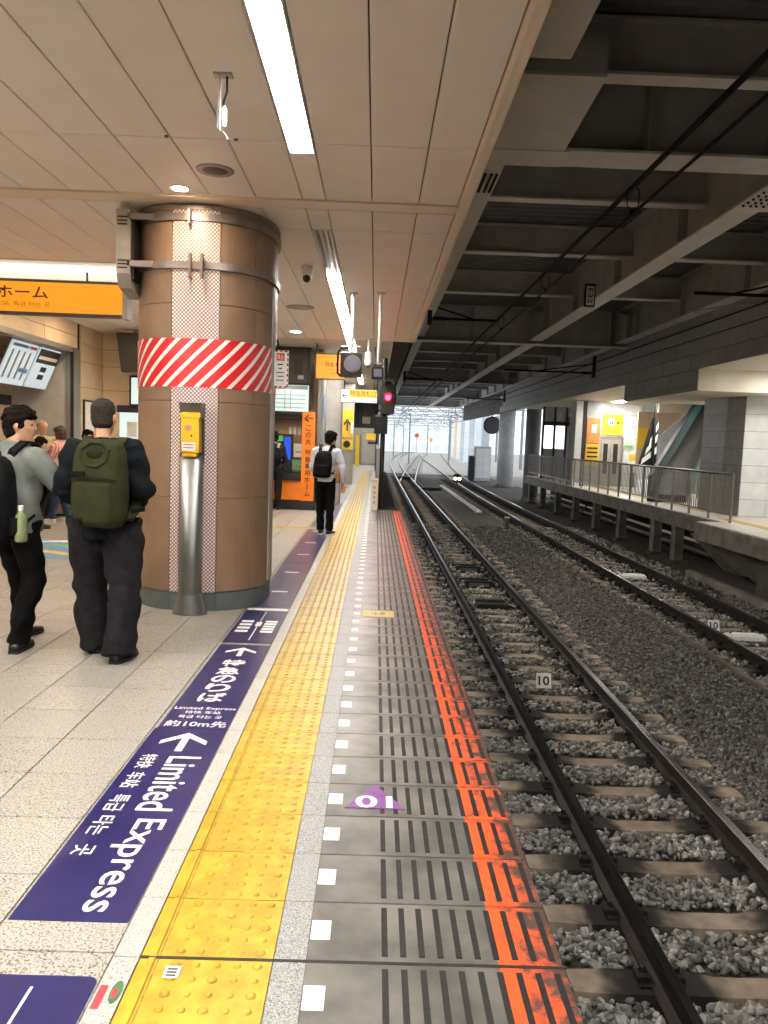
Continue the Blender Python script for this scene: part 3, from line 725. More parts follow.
# downlights, speakers, vents, cameras
def downlight(x, y, label, r=.06):
    t = thing('downlight', label, 'ceiling light', (x, y, CZ), 0, 'small round downlights in the ceiling')
    obj('ring', MB().lathe([(r*1.3, -.008), (r*1.3, .0), (r*1.05, .0), (r, -.004)], (0, 0, 0), 20), 'white_metal', t, local=True)
    obj('lens', MB().lathe([(r, -.010), (r, -.004)], (0, 0, 0), 20), 'downlight', t, local=True)
downlight(-1.61, 6.28, 'small lit downlight right in front of the column top')
downlight(-1.53, 14.3, 'small lit downlight past the column, above the dark panel', .09)
downlight(-4.75, 13.2, 'small lit downlight behind the big orange sign', .08)
for x, y, lb_ in ((-3.3, 4.0, 'downlight left of the column, outside the picture'), (-4.4, 7.6, 'downlight left of the column and hanging box'), (-4.9, 6.2, 'downlight far left over the concourse'), (-3.4, 11.8, 'downlight behind the column'), (-2.6, 13.6, 'downlight over the ticket counter floor'), (-3.6, 1.4, 'downlight left beside the viewer'), (-4.6, 11.2, 'downlight over the group of people')):
    downlight(x, y, lb_, .08)
sp = thing('ceiling_speaker', 'round dark speaker grille in the ceiling in front of the column', 'speaker', (-1.243, 5.84, CZ))
obj('rim', MB().lathe([(.135, -.008), (.14, 0), (.115, 0), (.112, -.006)], (0, 0, 0), 28), 'frame_metal', sp, local=True)
obj('grille', MB().lathe([(.112, -.006), (.05, -.012), (.02, -.013)], (0, 0, 0), 28), 'dark_panel', sp, local=True)
vt = thing('ceiling_vent', 'flat round ceiling vent past the column', 'vent', (-1.19, 11.64, CZ))
obj('rim', MB().lathe([(.20, -.010), (.21, 0), (.17, 0), (.17, -.008)], (0, 0, 0), 24), 'frame_metal', vt, local=True); obj('grille', MB().lathe([(.17, -.008), (.06, -.02)], (0, 0, 0), 24), 'box_grey', vt, local=True)
dc = thing('dome_camera', 'white dome security camera with a dark lens under the ceiling', 'camera', (-.845, 8.9, CZ))
obj('mount', MB().lathe([(.062, -.05), (.066, 0)], (0, 0, 0), 20), 'white_plastic', dc, local=True); obj('housing', MB().lathe([(.035, -.16), (.05, -.14), (.058, -.10), (.060, -.045)], (0, 0, 0), 20), 'white_plastic', dc, local=True)
obj('lens', MB().ell((0, -.02, -.135), (.045, .05, .048)), 'box_dark', dc, local=True)
hb = thing('hanging_bracket', 'steel ceiling bracket with a short dangling cable and connector', 'bracket', (-.885, 4.33, CZ))
obj('plate', MB().cbox(-.05, .05, -.03, .03, -.01, 0, .0), 'aluminium', hb, local=True)
obj('arm', MB().box(-.030, -.014, -.012, .012, -.285, -.005), 'aluminium', hb, local=True)
obj('cable', MB().tube([(.02, 0, -.01), (.022, 0, -.09), (.005, 0, -.14), (.006, 0, -.17)], .006, 8), 'wire_black', hb, local=True)
obj('connector', MB().lathe([(.012, -.27), (.016, -.25), (.016, -.19), (.009, -.165)], (.006, 0, 0), 10), 'white_plastic', hb, local=True)
obj('loose_wire', MB().tube([(.006, 0, -.26), (-.004, 0, -.29), (.016, 0, -.31), (.03, 0, -.335)], .0025, 5), 'white_plastic', hb, local=True)

# ---- poles with lamp boxes, camera, hanging signs
pl = thing('lamp_pole', 'hanging pole with a big round-lens lamp box, left of the thinner pole', 'signal lamp', (-.365, 10.38, CZ))
obj('pole', MB().tube([(0, 0, 0), (0, 0, -.78)], .026, 12), 'white_metal', pl, local=True); obj('flange', MB().lathe([(.06, -.012), (.06, 0)], seg=14), 'aluminium', pl, local=True)
obj('crossbar', MB().tube([(-.13, 0, -.70), (.12, 0, -.70)], .012, 8), 'aluminium', pl, local=True)
b = obj('lamp_box', MB().cbox(-.14, .14, -.08, .12, -1.10, -.77, .02), 'dark_panel', pl, local=True)
obj('lens', MB().tube([(.02, -.08, -.93), (.02, -.095, -.93)], .10, 20), 'dim_lens', b, local=True)
obj('lens_ring', MB().tube([(.02, -.078, -.93), (.02, -.088, -.93)], .115, 20), 'frame_metal', b, local=True)
obj('cable', MB().tube([(-.04, 0, -.72), (-.14, 0, -.72), (-.18, 0, -.78), (-.18, 0, -1.05), (-.14, 0, -1.09)], .014, 8), 'wire_black', pl, local=True)
pl = thing('lamp_pole', 'thinner hanging pole with a small square lamp, just left of the red signal', 'signal lamp', (.0, 10.31, CZ))
obj('pole', MB().tube([(0, 0, 0), (0, 0, -.93)], .022, 12), 'white_metal', pl, local=True); obj('flange', MB().lathe([(.055, -.012), (.055, 0)], seg=14), 'aluminium', pl, local=True)
obj('clamp', MB().tube([(-.06, 0, -.91), (.05, 0, -.91)], .014, 8), 'aluminium', pl, local=True)
b = obj('lamp_box', MB().cbox(-.088, .066, -.05, .08, -1.12, -.96, .015), 'box_dark', pl, local=True)
obj('lens', MB().box(-.06, .045, -.056, -.05, -1.09, -.99), 'dim_lens', b, local=True)
obj('drop_rod', MB().tube([(-.005, 0, -1.12), (-.005, 0, -1.30)], .01, 8), 'grey_iron', pl, local=True)
cc = thing('bullet_camera', 'white cylindrical camera hanging upright from the ceiling end', 'camera', (-.205, 15.0, CZ))
obj('rod', MB().tube([(0, 0, 0), (0, 0, -.25)], .016, 8), 'white_metal', cc, local=True); obj('body', MB().lathe([(.045, -.50), (.062, -.46), (.062, -.26), (.03, -.24)], seg=14), 'white_plastic', cc, local=True)
obj('lens', MB().lathe([(.03, -.53), (.045, -.495)], seg=12), 'box_dark', cc, local=True); obj('mount_plate', MB().lathe([(.09, -.012), (.09, 0)], seg=14), 'white_plastic', cc, local=True)

def lightbox(name, label, x0, x1, y, z0, z1, face, d=.14, rods=(), fr=.022, grp=None):
    t = thing(name, label, 'sign', ((x0+x1)/2, y, z0), 0, grp)
    f = MB(); f.box(x0, x1, y, y+d, z0, z0+fr).box(x0, x1, y, y+d, z1-fr, z1).box(x0, x0+fr, y, y+d, z0+fr, z1-fr).box(x1-fr, x1, y, y+d, z0+fr, z1-fr)
    f.box(x0+fr, x1-fr, y+d-.02, y+d, z0+fr, z1-fr)
    obj('frame', f, 'dark_panel', t); obj('face', box(x0+fr, x1-fr, y+.012, y+.03, z0+fr, z1-fr), face, t)
    for rx in rods: obj('hanging_rod', MB().tube([(rx, y+d/2, z1), (rx, y+d/2, CZ)], .014, 8), 'dark_panel', t)
    return t
RX90 = (PI/2, 0, 0)
sg = lightbox('hanging_sign', 'big backlit orange sign with dark Japanese lettering hung left of the column', -6.2, -3.115, 9.6, 2.935, 3.355, 'orange_light', rods=(-5.6, -3.6), fr=.03)
text('ホーム', .62, .145, 'dark_letter', sg, (-4.36, 9.606, 3.20), RX90, bold=.012)
text('特急専用', .85, .15, 'dark_letter', sg, (-5.15, 9.606, 3.20), RX90, bold=.012)
text('车站  특급 타는 곳', .66, .058, 'dark_letter', sg, (-4.36, 9.606, 3.058), RX90)
obj('end_cap', box(-3.14, -3.08, 9.58, 9.76, 2.92, 3.37), 'frame_metal', sg)
s2 = lightbox('hanging_sign', 'small backlit orange square sign hanging from the ceiling end', -1.29, -.66, 15.9, 2.755, 3.28, 'orange_light', rods=(-1.27,))
text('特急ホーム', .46, .095, 'dark_letter', s2, (-.86, 15.905, 3.06), RX90, bold=.01)
text('Limited Express', .36, .035, 'dark_letter', s2, (-.86, 15.905, 2.96), RX90)
text('特快 特급', .30, .04, 'dark_letter', s2, (-.84, 15.905, 2.88), RX90)
s3 = lightbox('hanging_sign', 'backlit white and yellow hanging sign with a left arrow', -.775, -.005, 16.2, 2.32, 2.60, 'white_light', rods=(-.7, -.08), fr=.008)
obj('yellow_field', box(-.59, -.02, 16.198, 16.21, 2.43, 2.585), 'yellow_light', s3)
text('特急改札口', .53, .125, 'dark_letter', s3, (-.305, 16.192, 2.51), RX90)
text('Limited Express Gate', .45, .03, 'dark_letter', s3, (-.305, 16.2, 2.385), RX90)
text('←', .13, .10, 'dark_letter', s3, (-.68, 16.2, 2.46), RX90, bold=.01)
# ================================================================== THE COLUMN
CX, CY, CRX, CRY, CP = -1.60, 7.40, .615, .715, 2.35
def cpt(t, off=0):
    s_, c_ = math.sin(t), math.cos(t)
    x = CRX * math.copysign(abs(s_) ** (2/CP), s_); y = -CRY * math.copysign(abs(c_) ** (2/CP), c_)
    nx_, ny_ = math.copysign(abs(x/CRX) ** (CP-1), x) / CRX, math.copysign(abs(y/CRY) ** (CP-1), y) / CRY
    l = math.hypot(nx_, ny_) or 1
    return CX + x + off*nx_/l, CY + y + off*ny_/l
def t_of_x(x):                                 # front-side angle with this X
    u_ = (x - CX) / CRX; s_ = math.copysign(abs(u_) ** (CP/2), u_); return math.asin(max(-1, min(1, s_)))
def curved(t0, t1, z0, z1, off, th=.03, n=None, uv=False):
    n = n or max(2, int(abs(t1-t0) / .09)); mb = MB(); L_ = []
    pts = [cpt(t0 + (t1-t0)*k/n, off) for k in range(n+1)]; pin = [cpt(t0 + (t1-t0)*k/n, off-th) for k in range(n+1)]
    vs = []
    for (a, b), (c, d) in zip(pts, pin): vs += [(a, b, z0), (a, b, z1), (c, d, z1), (c, d, z0)]
    fs = [(k*4, k*4+4, k*4+5, k*4+1) for k in range(n)] + [(k*4+1, k*4+5, k*4+6, k*4+2) for k in range(n)] + [(k*4, k*4+3, k*4+7, k*4+4) for k in range(n)] + [(0, 1, 2, 3), (n*4+3, n*4+2, n*4+1, n*4)]
    mb.add(vs, fs)
    d = [0]
    for (a, b), (c, e) in zip(pts, pts[1:]): d.append(d[-1] + math.hypot(c-a, e-b))
    mb.uvv = [(d[i//4], vs[i][2]) for i in range(len(vs))]
    return mb
def curved_obj(name, mb, mats, parent, uv=False):
    o = obj(name, mb, mats, parent, smooth=False)
    if uv:
        me = o.data; ul = me.uv_layers.new(name='UVMap')
        for lp in me.loops: ul.data[lp.index].uv = mb.uvv[lp.vertex_index]
    return o
co = thing('column', 'thick rounded brown column with a mosaic strip and a red striped band', 'column', (CX, CY, 0))
tm = t_of_x(-1.372) ; tl = t_of_x(-1.777)
inner = MB().prism([cpt(2*PI*k/48, -.028) for k in range(48)], .0, 3.48, 'z'); obj('core', inner, 'gap_dark', co)
ang = [tm, .88, PI/2, 2.3, PI, -2.3 + 2*PI, 1.5*PI, 2*PI - .88, 2*PI + tl]
zs = [.17, 1.003, 1.836, 2.66, 3.46]
for a, b in zip(ang, ang[1:]):
    for z0, z1 in zip(zs, zs[1:]): curved_obj('cladding_panel', curved(a+.004, b-.004, z0+.003, z1-.003, 0), 'column_panel', co)
    curved_obj('base_panel', curved(a+.004, b-.004, 0, .165, -.012), 'column_base', co)
curved_obj('base_panel', curved(tl+.004, tm-.004, 0, .165, -.012), 'column_base', co)
curved_obj('mosaic_strip', curved(tl+.006, tm-.006, .17, 3.46, .002, n=12), 'mosaic', co, True)
curved_obj('striped_band', curved(PI, 3*PI, 1.955, 2.367, .006, .004, 90), 'red_white_stripes', co, True)
obj('cap_ring', MB().prism([cpt(2*PI*k/64, .015) for k in range(64)], 3.43, 3.475, 'z'), 'steel_band', co)
for z0, z1 in ((3.34, 3.40), (2.945, 3.005)):
    b_ = curved_obj('steel_hoop', curved(0, 2*PI, z0, z1, .022, .018, 80), 'steel_band', co)
obj('hoop_clamp', MB().box(-1.62, -1.60, 6.60, 6.66, 2.86, 3.06).box(-1.52, -1.50, 6.60, 6.66, 2.86, 3.06), 'steel_band', co)
obj('hoop_clamp', MB().box(-1.63, -1.61, 6.61, 6.66, 3.30, 3.42), 'steel_band', co)
obj('corner_guard', curved(1.38, 1.50, .20, 2.92, .012, .02, 4), 'corner_guard', co)
bx_ = thing('monitor_box', 'pale grey vented monitor box strapped high on the left of the column', 'monitor', (-2.30, 7.0, 2.80))
obj('case', MB().prism([(6.74, 3.43), (6.74, 2.90), (6.82, 2.79), (7.10, 2.74), (7.12, 3.43)], -2.265, -2.15, 'x'), 'box_grey', bx_)
obj('screen_side', box(-2.15, -2.125, 6.78, 6.98, 2.86, 3.41), 'box_dark', bx_)
for zz in (3.30, 3.33, 3.36, 2.94, 2.97, 3.00):
    obj('vent_slot', box(-2.25, -2.17, 6.734, 6.744, zz, zz+.012), 'box_dark', bx_)
for zz in (3.35, 2.96): obj('bracket_arm', box(-2.17, -1.95, 6.74, 6.79, zz, zz+.05), 'steel_band', bx_)
nt_ = thing('notice_board', 'white notice with a red dashed border fixed to the right of the column', 'notice', (-.918, 7.30, 2.0))
obj('board', box(-.995, -.842, 7.30, 7.31, 2.015, 2.362), 'poster_white', nt_)
for k in range(7):
    for xx in (-.993, -.856): obj('border_dash', box(xx, xx+.012, 7.296, 7.30, 2.025+.048*k, 2.050+.048*k), 'poster_red' if k % 2 else 'dark_letter', nt_)
for k in range(3):
    for zz in (2.018, 2.348): obj('border_dash', box(-.97+.045*k, -.945+.045*k, 7.296, 7.30, zz, zz+.012), 'poster_red' if k % 2 else 'dark_letter', nt_)
obj('red_block', box(-.955, -.88, 7.296, 7.30, 2.265, 2.335), 'poster_red', nt_)
text('禁止', .06, .045, 'white_letter', nt_, (-.918, 7.2955, 2.30), RX90)
for k, (a, b) in enumerate(((.05, .012), (.03, .010), (.07, .008), (.06, .008), (.07, .008))):
    obj('print_line', box(-.918-a/2, -.918+a/2, 7.297, 7.30, 2.225-.036*k, 2.225-.036*k+b), 'dark_letter', nt_)
obj('bracket', MB().tube([(-.99, 7.33, 2.34), (-.95, 7.35, 2.42), (-.96, 7.38, 2.46)], .012, 6), 'box_dark', nt_)
# ---- steel emergency call post in front of the mosaic strip
ep = thing('intercom_post', 'stainless steel post with a yellow emergency intercom in front of the column', 'intercom', (-1.57, 6.595, 0))
obj('foot', MB().lathe([(.152, 0), (.150, .012), (.112, .175), (.106, .19)], seg=24, sy=.58), 'steel', ep, smooth=True, local=True)
ps = MB(); n_ = 20                               # tube with a sloping cut at the top, back half carried higher
def ring(zf): return [(.104*math.cos(2*PI*k/n_), .068*math.sin(2*PI*k/n_), zf(math.sin(2*PI*k/n_))) for k in range(n_)]
vs = ring(lambda s: .17) + ring(lambda s: 1.375 + .075*max(-.6, s) * (1 if s < 0 else .6))
ps.add(vs, [(k, (k+1) % n_, n_+(k+1) % n_, n_+k) for k in range(n_)] + [tuple(range(n_, 2*n_))])
obj('shaft', ps, 'steel', ep, smooth=True, local=True)
bk = MB(); m_ = 10
pb = [(.104*math.cos(PI*k/m_), .03 + .05*math.sin(PI*k/m_)) for k in range(m_+1)]; pi_ = [(.094*math.cos(PI*k/m_), .022 + .045*math.sin(PI*k/m_)) for k in range(m_+1)]
bk.prism(pb + pi_[::-1], 1.30, 1.815, 'z'); obj('hood_back', bk, 'steel', ep, local=True)
obj('hood_top', MB().prism([(.104*math.cos(PI*k/m_), .03 + .05*math.sin(PI*k/m_)) for k in range(m_+1)], 1.80, 1.82, 'z'), 'steel', ep, local=True)
hd = MB(); hd.prism([(-.03, 1.68), (-.10, 1.815), (.06, 1.815), (.06, 1.68)], -.085, .098, 'x'); obj('hood', hd, 'steel', ep, local=True)
yx = obj('intercom_box', MB().cbox(-.068, .080, -.085, .03, 1.40, 1.70, .012), 'intercom_yellow', ep, local=True)
obj('top_rim', MB().cbox(-.075, .09, -.09, .04, 1.69, 1.735, .012), 'intercom_yellow', ep, local=True)
obj('speaker', MB().tube([(-.012, -.085, 1.605), (-.012, -.095, 1.605)], .030, 16), 'poster_orange', yx, local=True)
obj('button', MB().tube([(-.012, -.094, 1.605), (-.012, -.10, 1.605)], .014, 12), 'frame_metal', yx, local=True)
obj('label', MB().box(-.058, .052, -.0885, -.085, 1.415, 1.485), 'poster_white', yx, local=True)
for k in range(2): obj('print_line', MB().box(-.05, .04, -.0895, -.0885, 1.435+.025*k, 1.443+.025*k), 'poster_red', yx, local=True)
obj('lock', MB().tube([(.02, -.086, 1.54), (.02, -.092, 1.54)], .008, 8), 'box_dark', yx, local=True)
obj('bottom_rim', MB().cbox(-.06, .06, -.07, .03, 1.365, 1.40, .01), 'intercom_yellow', ep, local=True)

# ================================================================== CONCOURSE WALLS (left) AND TICKET COUNTER
WX = -5.5
wl = struct('wall_left', MB().box(WX-.3, WX-.02, 14.25, 15.9, 0, 3.6).box(WX-.3, WX-.02, -12, 14.25, 3.0, 3.6).box(WX-.3, WX-.02, -12, 4.5, 0, 3.0), 'grout', 'beige panelled left wall of the concourse with a wide opening', 'wall')
zr = [0, .47, .94, 1.41, 1.88, 2.35, 2.82, 3.15, 3.5]
for z0, z1 in zip(zr, zr[1:]): obj('wall_panel', box(WX-.02, WX, 14.45, 15.6, z0+.004, z1-.004), 'wall_beige', wl)
for k in range(7):
    y0 = 4.5 + 1.4*k
    for z0, z1 in ((3.02, 3.24), (3.24, 3.5)): obj('wall_panel', box(WX-.02, WX, y0+.004, min(y0+1.4, 14.4)-.004, z0+.004, z1-.004), 'wall_beige', wl)
# opening frame and recess
fr_ = thing('door_1', 'metal framed wide ticket window recess in the left wall', 'opening', (WX, 9.5, 0), kind='structure')
obj('frame_post', box(WX-.12, WX+.02, 14.06, 14.40, 0, 3.0), 'frame_metal', fr_); obj('frame_edge', box(WX-.03, WX+.025, 14.045, 14.07, 0, 3.0), 'box_dark', fr_)
obj('frame_head', box(WX-.12, WX+.02, 4.5, 14.06, 2.93, 3.02), 'frame_metal', fr_)
struct('wall_recess_side', MB().box(-6.6, -5.62, 14.1, 14.3, 0, 2.95), 'wall_grey', 'pale side wall inside the ticket window recess', 'wall')
struct('wall_recess', MB().box(-6.7, -6.6, 4.5, 14.4, 0, 3.0), 'wall_beige', 'beige back wall inside the ticket window recess', 'wall')
obj_ = struct('recess_soffit', box(-6.6, -5.5, 4.5, 14.3, 2.95, 2.99), 'wall_grey', 'pale soffit inside the ticket window recess', 'ceiling')
def fare_board(y0, y1, label, kind):
    t = thing('fare_board', label, 'notice board', (-5.95, (y0+y1)/2, 2.25), 0, 'tilted boards in the ticket recess')
    M_ = Matrix.Rotation(math.radians(24), 4, 'Y'); hw = (y1-y0)/2
    def P(nm, a, m): a.xf(M_); return obj(nm, a, m, t, local=True)
    P('panel', MB().box(-.02, .01, -hw, hw, 0, .72), 'fare_light'); P('frame', MB().box(-.03, -.02, -hw-.02, hw+.02, -.02, .74), 'frame_metal')
    if kind == 0:
        P('blue_header', MB().box(.01, .014, -hw+.03, .12, .64, .69), 'poster_blue'); P('red_header', MB().box(.01, .014, .16, hw-.04, .64, .69), 'poster_red')
        for k in range(4): P('print_column', MB().box(.01, .013, -hw+.08+.2*k, -hw+.14+.2*k, .1, .58), 'frame_metal')
        P('blue_block', MB().box(.01, .014, .1, hw-.05, .22, .30), 'poster_blue')
    else:
        P('photo_header', MB().box(.01, .014, -hw, hw, .45, .70), 'dark_panel'); P('photo_strip', MB().box(.012, .016, -hw+.05, hw-.05, .52, .58), 'poster_white')
        for k in range(2): P('photo', MB().box(.01, .014, -.12, .10, .16+.14*k, .25+.14*k), 'dark_panel')
fare_board(12.15, 13.05, 'tilted white fare table with blue and red headers in the left wall recess', 0)
fare_board(13.15, 13.95, 'tilted white poster with a dark photo header in the left wall recess', 1)
nb = thing('picture_frame', 'dark framed poster on the left wall behind the short-haired man', 'poster', (WX, 14.85, 1.5))
obj('frame', box(WX, WX+.03, 14.56, 15.10, 1.45, 2.12), 'box_dark', nb); obj('sheet', box(WX+.03, WX+.034, 14.60, 15.06, 1.49, 2.08), 'poster_white', nb)
pn = thing('notice_sheet', 'small white notice with dark lines at the far left in the recess', 'notice', (-6.5, 12.0, 1.9))
obj('sheet', box(-6.6, -6.585, 12.6, 12.95, 1.75, 2.05), 'poster_white', pn)
for k in range(3): obj('print_line', box(-6.585, -6.582, 12.65, 12.9, 1.80+.08*k, 1.83+.08*k), 'dark_letter', pn)
cn = thing('ticket_desk', 'orange and dark ticket desk in the left recess behind the people', 'counter', (-6.2, 12.8, 0))
obj('front', box(-6.3, -6.2, 11.5, 14.0, .1, .95), 'orange_paint', cn); obj('top', box(-6.5, -6.15, 11.5, 14.05, .95, 1.0), 'dark_panel', cn); obj('plinth', box(-6.3, -6.22, 11.5, 14.0, 0, .1), 'box_dark', cn)
tag(obj('wall_band', box(-6.6, -6.56, 11.5, 14.0, 1.95, 2.12), 'purple_band'), 'dark purple band on the back wall of the ticket recess', 'wall band')
# back wall of the concourse, left of the column
wb = struct('wall_back', MB().box(-5.8, -2.35, 15.62, 15.85, 0, 3.6), 'grout', 'beige panelled back wall of the concourse', 'wall')
for z0, z1 in zip(zr, zr[1:]):
    for x0, x1 in ((-5.5, -4.55), (-4.55, -3.5), (-3.5, -2.35)): obj('wall_panel', box(x0+.004, x1-.004, 15.6, 15.62, z0+.004, z1-.004), 'wall_beige', wb)
tv = thing('hanging_monitor', 'dark hanging monitor seen edge on left of the column', 'monitor', (-4.9, 15.0, 2.7))
obj('case', MB().prism([(-5.0, 3.42), (-4.2, 3.42), (-4.2, 2.68), (-4.90, 2.68)], 14.9, 15.1), 'dark_panel', tv); obj('bracket', box(-4.7, -4.6, 14.98, 15.05, 3.42, 3.48), 'frame_metal', tv)
tv = thing('wall_screen', 'small lit wall screen below the hanging monitor left of the column', 'screen', (-4.5, 15.5, 2.05))
obj('case', box(-4.93, -4.1, 15.48, 15.6, 2.06, 2.66), 'box_dark', tv); obj('picture', box(-4.89, -4.14, 15.475, 15.48, 2.10, 2.62), 'board_light', tv)
sw = thing('shop_window', 'shop window with a purple band behind the short-haired man', 'window', (-4.4, 15.55, .9))
obj('band', box(-5.2, -3.2, 15.56, 15.6, 1.93, 2.07), 'purple_band', sw); obj('pane', box(-5.15, -3.2, 15.57, 15.6, 1.0, 1.93), 'board_light', sw); obj('sill', box(-5.2, -3.2, 15.5, 15.6, .94, 1.0), 'frame_metal', sw)
for xx in (-5.0, -4.75): obj('poster', box(xx, xx+.2, 15.56, 15.57, 1.45, 1.75), 'poster_white', sw)
# ticket counter right of the column
SY = 16.7
struct('wall_counter_side', MB().box(-3.3, -3.1, 15.9, 17.3, 0, 3.6), 'wall_beige', 'beige side wall of the ticket counter', 'wall')
struct('wall_counter', MB().box(-3.2, -1.27, 17.4, 17.5, 0, 3.6), 'wall_beige', 'beige wall behind the ticket counter', 'wall')
hp = thing('header_panel', 'big dark header panel above the ticket counter', 'panel', (-2.0, SY, 2.7))
obj('panel', box(-3.0, -1.47, SY, SY+.15, 2.72, 3.47), 'dark_panel', hp); obj('frame', box(-1.53, -1.45, SY-.03, SY+.15, 2.70, 3.47), 'box_dark', hp)
obj('vent', box(-1.80, -1.62, SY-.01, SY, 2.90, 3.20), 'box_dark', hp); obj('pale_plate', box(-1.72, -1.60, SY-.02, SY-.01, 2.80, 2.88), 'box_grey', hp)
bd = thing('departure_board', 'bright white and green display board above the ticket counter', 'display', (-2.1, SY, 2.1))
obj('case', box(-3.0, -1.44, SY+.02, SY+.16, 2.06, 2.71), 'box_dark', bd); obj('face', box(-2.97, -1.48, SY+.005, SY+.02, 2.11, 2.67), 'board_light', bd)
obj('red_tab', box(-2.2, -1.98, SY, SY+.005, 2.58, 2.67), 'poster_red', bd); obj('green_header', box(-1.97, -1.50, SY, SY+.005, 2.58, 2.66), 'glass_grey', bd)
for k in range(4): obj('print_line', box(-2.2, -1.55, SY+.001, SY+.005, 2.18+.09*k, 2.20+.09*k), 'glass_grey', bd)
for k in range(2): obj('print_line', box(-2.0+.12*k, -1.98+.12*k, SY+.001, SY+.005, 2.15, 2.55), 'glass_grey', bd)
tc_ = thing('ticket_counter', 'orange ticket counter with a black top right of the column', 'counter', (-2.2, SY, 0))
obj('front', box(-3.0, -1.57, SY, SY+.08, .20, .62), 'orange_paint', tc_); obj('top', box(-3.0, -1.55, SY-.06, SY+.6, .62, .775), 'box_dark', tc_); obj('plinth', box(-3.0, -1.57, SY+.02, SY+.08, 0, .20), 'box_dark', tc_)
ab = thing('counter_alcove', 'beige alcove with a dark canopy behind the ticket counter top', 'alcove', (-2.2, SY+.5, .78))
obj('back_panel', box(-3.0, -1.50, SY+.62, SY+.68, 0, 2.05), 'wood_counter', ab)
obj('canopy', box(-3.0, -1.5, SY+.2, SY+.62, 1.96, 2.05), 'dark_panel', ab)
mc = thing('ticket_machine', 'ticket machine with a blue lit screen on the counter', 'machine', (-2.1, SY+.2, .78))
obj('case', box(-2.45, -1.83, SY+.1, SY+.45, .78, 1.62), 'box_dark', mc); obj('blue_screen', box(-1.99, -1.85, SY+.085, SY+.1, 1.06, 1.56), 'screen_blue', mc); obj('green_screen', box(-2.3, -2.02, SY+.085, SY+.1, 1.46, 1.58), 'screen_green', mc)
for (x0, x1, z0, z1, m_, lb_) in ((-1.80, -1.60, 1.12, 1.42, 'poster_white', 'white notice on the counter beside the blue screen'), (-1.86, -1.60, .84, 1.06, 'poster_green', 'green and white leaflet sheet on the counter')):
    s_ = tag(obj('notice_sheet', box(x0, x1, SY+.30, SY+.31, z0, z1), m_), lb_, 'notice'); obj('print_line', box(x0+.04, x1-.04, SY+.296, SY+.30, z0+.1, z0+.13), 'wood_counter', s_)
tg = tag(obj('notice_sheet', box(-2.0, -1.62, SY+.60, SY+.62, 1.55, 1.85), 'wood_counter'), 'brown poster with white marks on the back panel of the counter', 'notice')
for k in range(3): obj('pale_mark', box(-1.95+.1*k, -1.89+.1*k, SY+.595, SY+.60, 1.62, 1.78), 'poster_white', tg)
vs_ = thing('vertical_sign', 'tall orange vertical sign with an arrow and dark Japanese lettering by the counter', 'sign', (-1.44, 16.55, 0))
obj('panel', box(-1.585, -1.315, 16.55, 16.62, .20, 2.11), 'orange_paint', vs_); obj('base', box(-1.585, -1.30, 16.54, 16.66, 0, .20), 'box_dark', vs_)
text('←', .18, .16, 'dark_letter', vs_, (-1.45, 16.548, 1.97), RX90, bold=.02)
for i, ch in enumerate('この先特急専用ホーム'):
    rot = (PI/2, 0, 0) if ch != 'ー' else (PI/2, PI/2, 0)
    text(ch, .12 if ch != 'ー' else .12, .115 if ch != 'ー' else .02, 'dark_letter', vs_, (-1.45, 16.548, 1.76 - .148*i - (.07 if i > 2 else 0)), rot, bold=.012)
# pillars and walls along the passage
pw = struct('wall_passage', MB().box(-1.35, -1.24, 17.4, 39, 0, 3.6), 'wall_grey', 'grey wall on the left of the narrow passage', 'wall')
for k in range(9):
    for z0, z1 in ((0.02, .9), (.9, 1.8), (1.8, 2.7), (2.7, 3.46)): obj('wall_panel', box(-1.24, -1.225, 17.5+2.3*k, 19.79+2.3*k, z0+.005, z1-.005), 'wall_grey', pw)
gp = thing('glass_screen', 'tall glass and steel screen beside the orange vertical sign', 'screen', (-1.1, 17.2, 0))
obj('post', box(-1.30, -1.22, 16.95, 17.05, 0, 3.47), 'frame_metal', gp); obj('post', box(-.86, -.82, 18.6, 18.7, 0, 3.47), 'frame_metal', gp)
obj('pane', box(-1.21, -1.19, 17.05, 17.45, .2, 3.3), 'glass_grey', gp)
obj('sheet', box(-1.205, -1.17, 17.1, 17.4, 2.0, 2.5), 'poster_blue', gp)
pi_l = struct('pillar_white', MB().box(-1.22, -.86, 18.7, 19.1, 0, 3.47), 'wall_grey', 'pale square pillar left of the passage behind the man in white', 'pillar')
ys_ = thing('wall_sign', 'yellow wall sign with a black upward arrow in the passage', 'sign', (-1.1, 26.4, 1.2))
struct('pillar_passage', box(-1.225, -.78, 26.5, 26.9, 0, 3.47), 'wall_grey', 'grey pillar in the passage carrying the yellow arrow sign', 'pillar')
obj('panel', box(-1.215, -.79, 26.46, 26.5, 1.62, 2.55), 'yellow_sign', ys_)
text('↑', .26, .42, 'dark_letter', ys_, (-1.0, 26.455, 2.05), RX90, bold=.03)
obj('white_plate', box(-.88, -.79, 26.44, 26.46, 1.75, 2.15), 'poster_white', ys_)
ys2 = thing('wall_sign', 'smaller yellow poster below the arrow sign in the passage', 'sign', (-1.0, 26.4, 1.2)); obj('panel', box(-1.215, -.79, 26.46, 26.5, 1.20, 1.55), 'yellow_sign', ys2); obj('ring', MB().tube([(-1.0, 26.46, 1.38), (-1.0, 26.455, 1.38)], .12, 16), 'dark_letter', ys2)
pt = thing('door_2', 'dark steel portal closing off the end of the passage', 'doorway', (-.6, 39, 0), kind='structure')
obj('header', box(-1.37, .07, 38.9, 39.1, 2.14, 3.40), 'dark_panel', pt); obj('jamb', box(-1.37, -1.2, 38.9, 39.1, 0, 2.14), 'dark_panel', pt); obj('jamb', box(-.02, .07, 38.9, 39.1, 0, 2.14), 'dark_panel', pt)
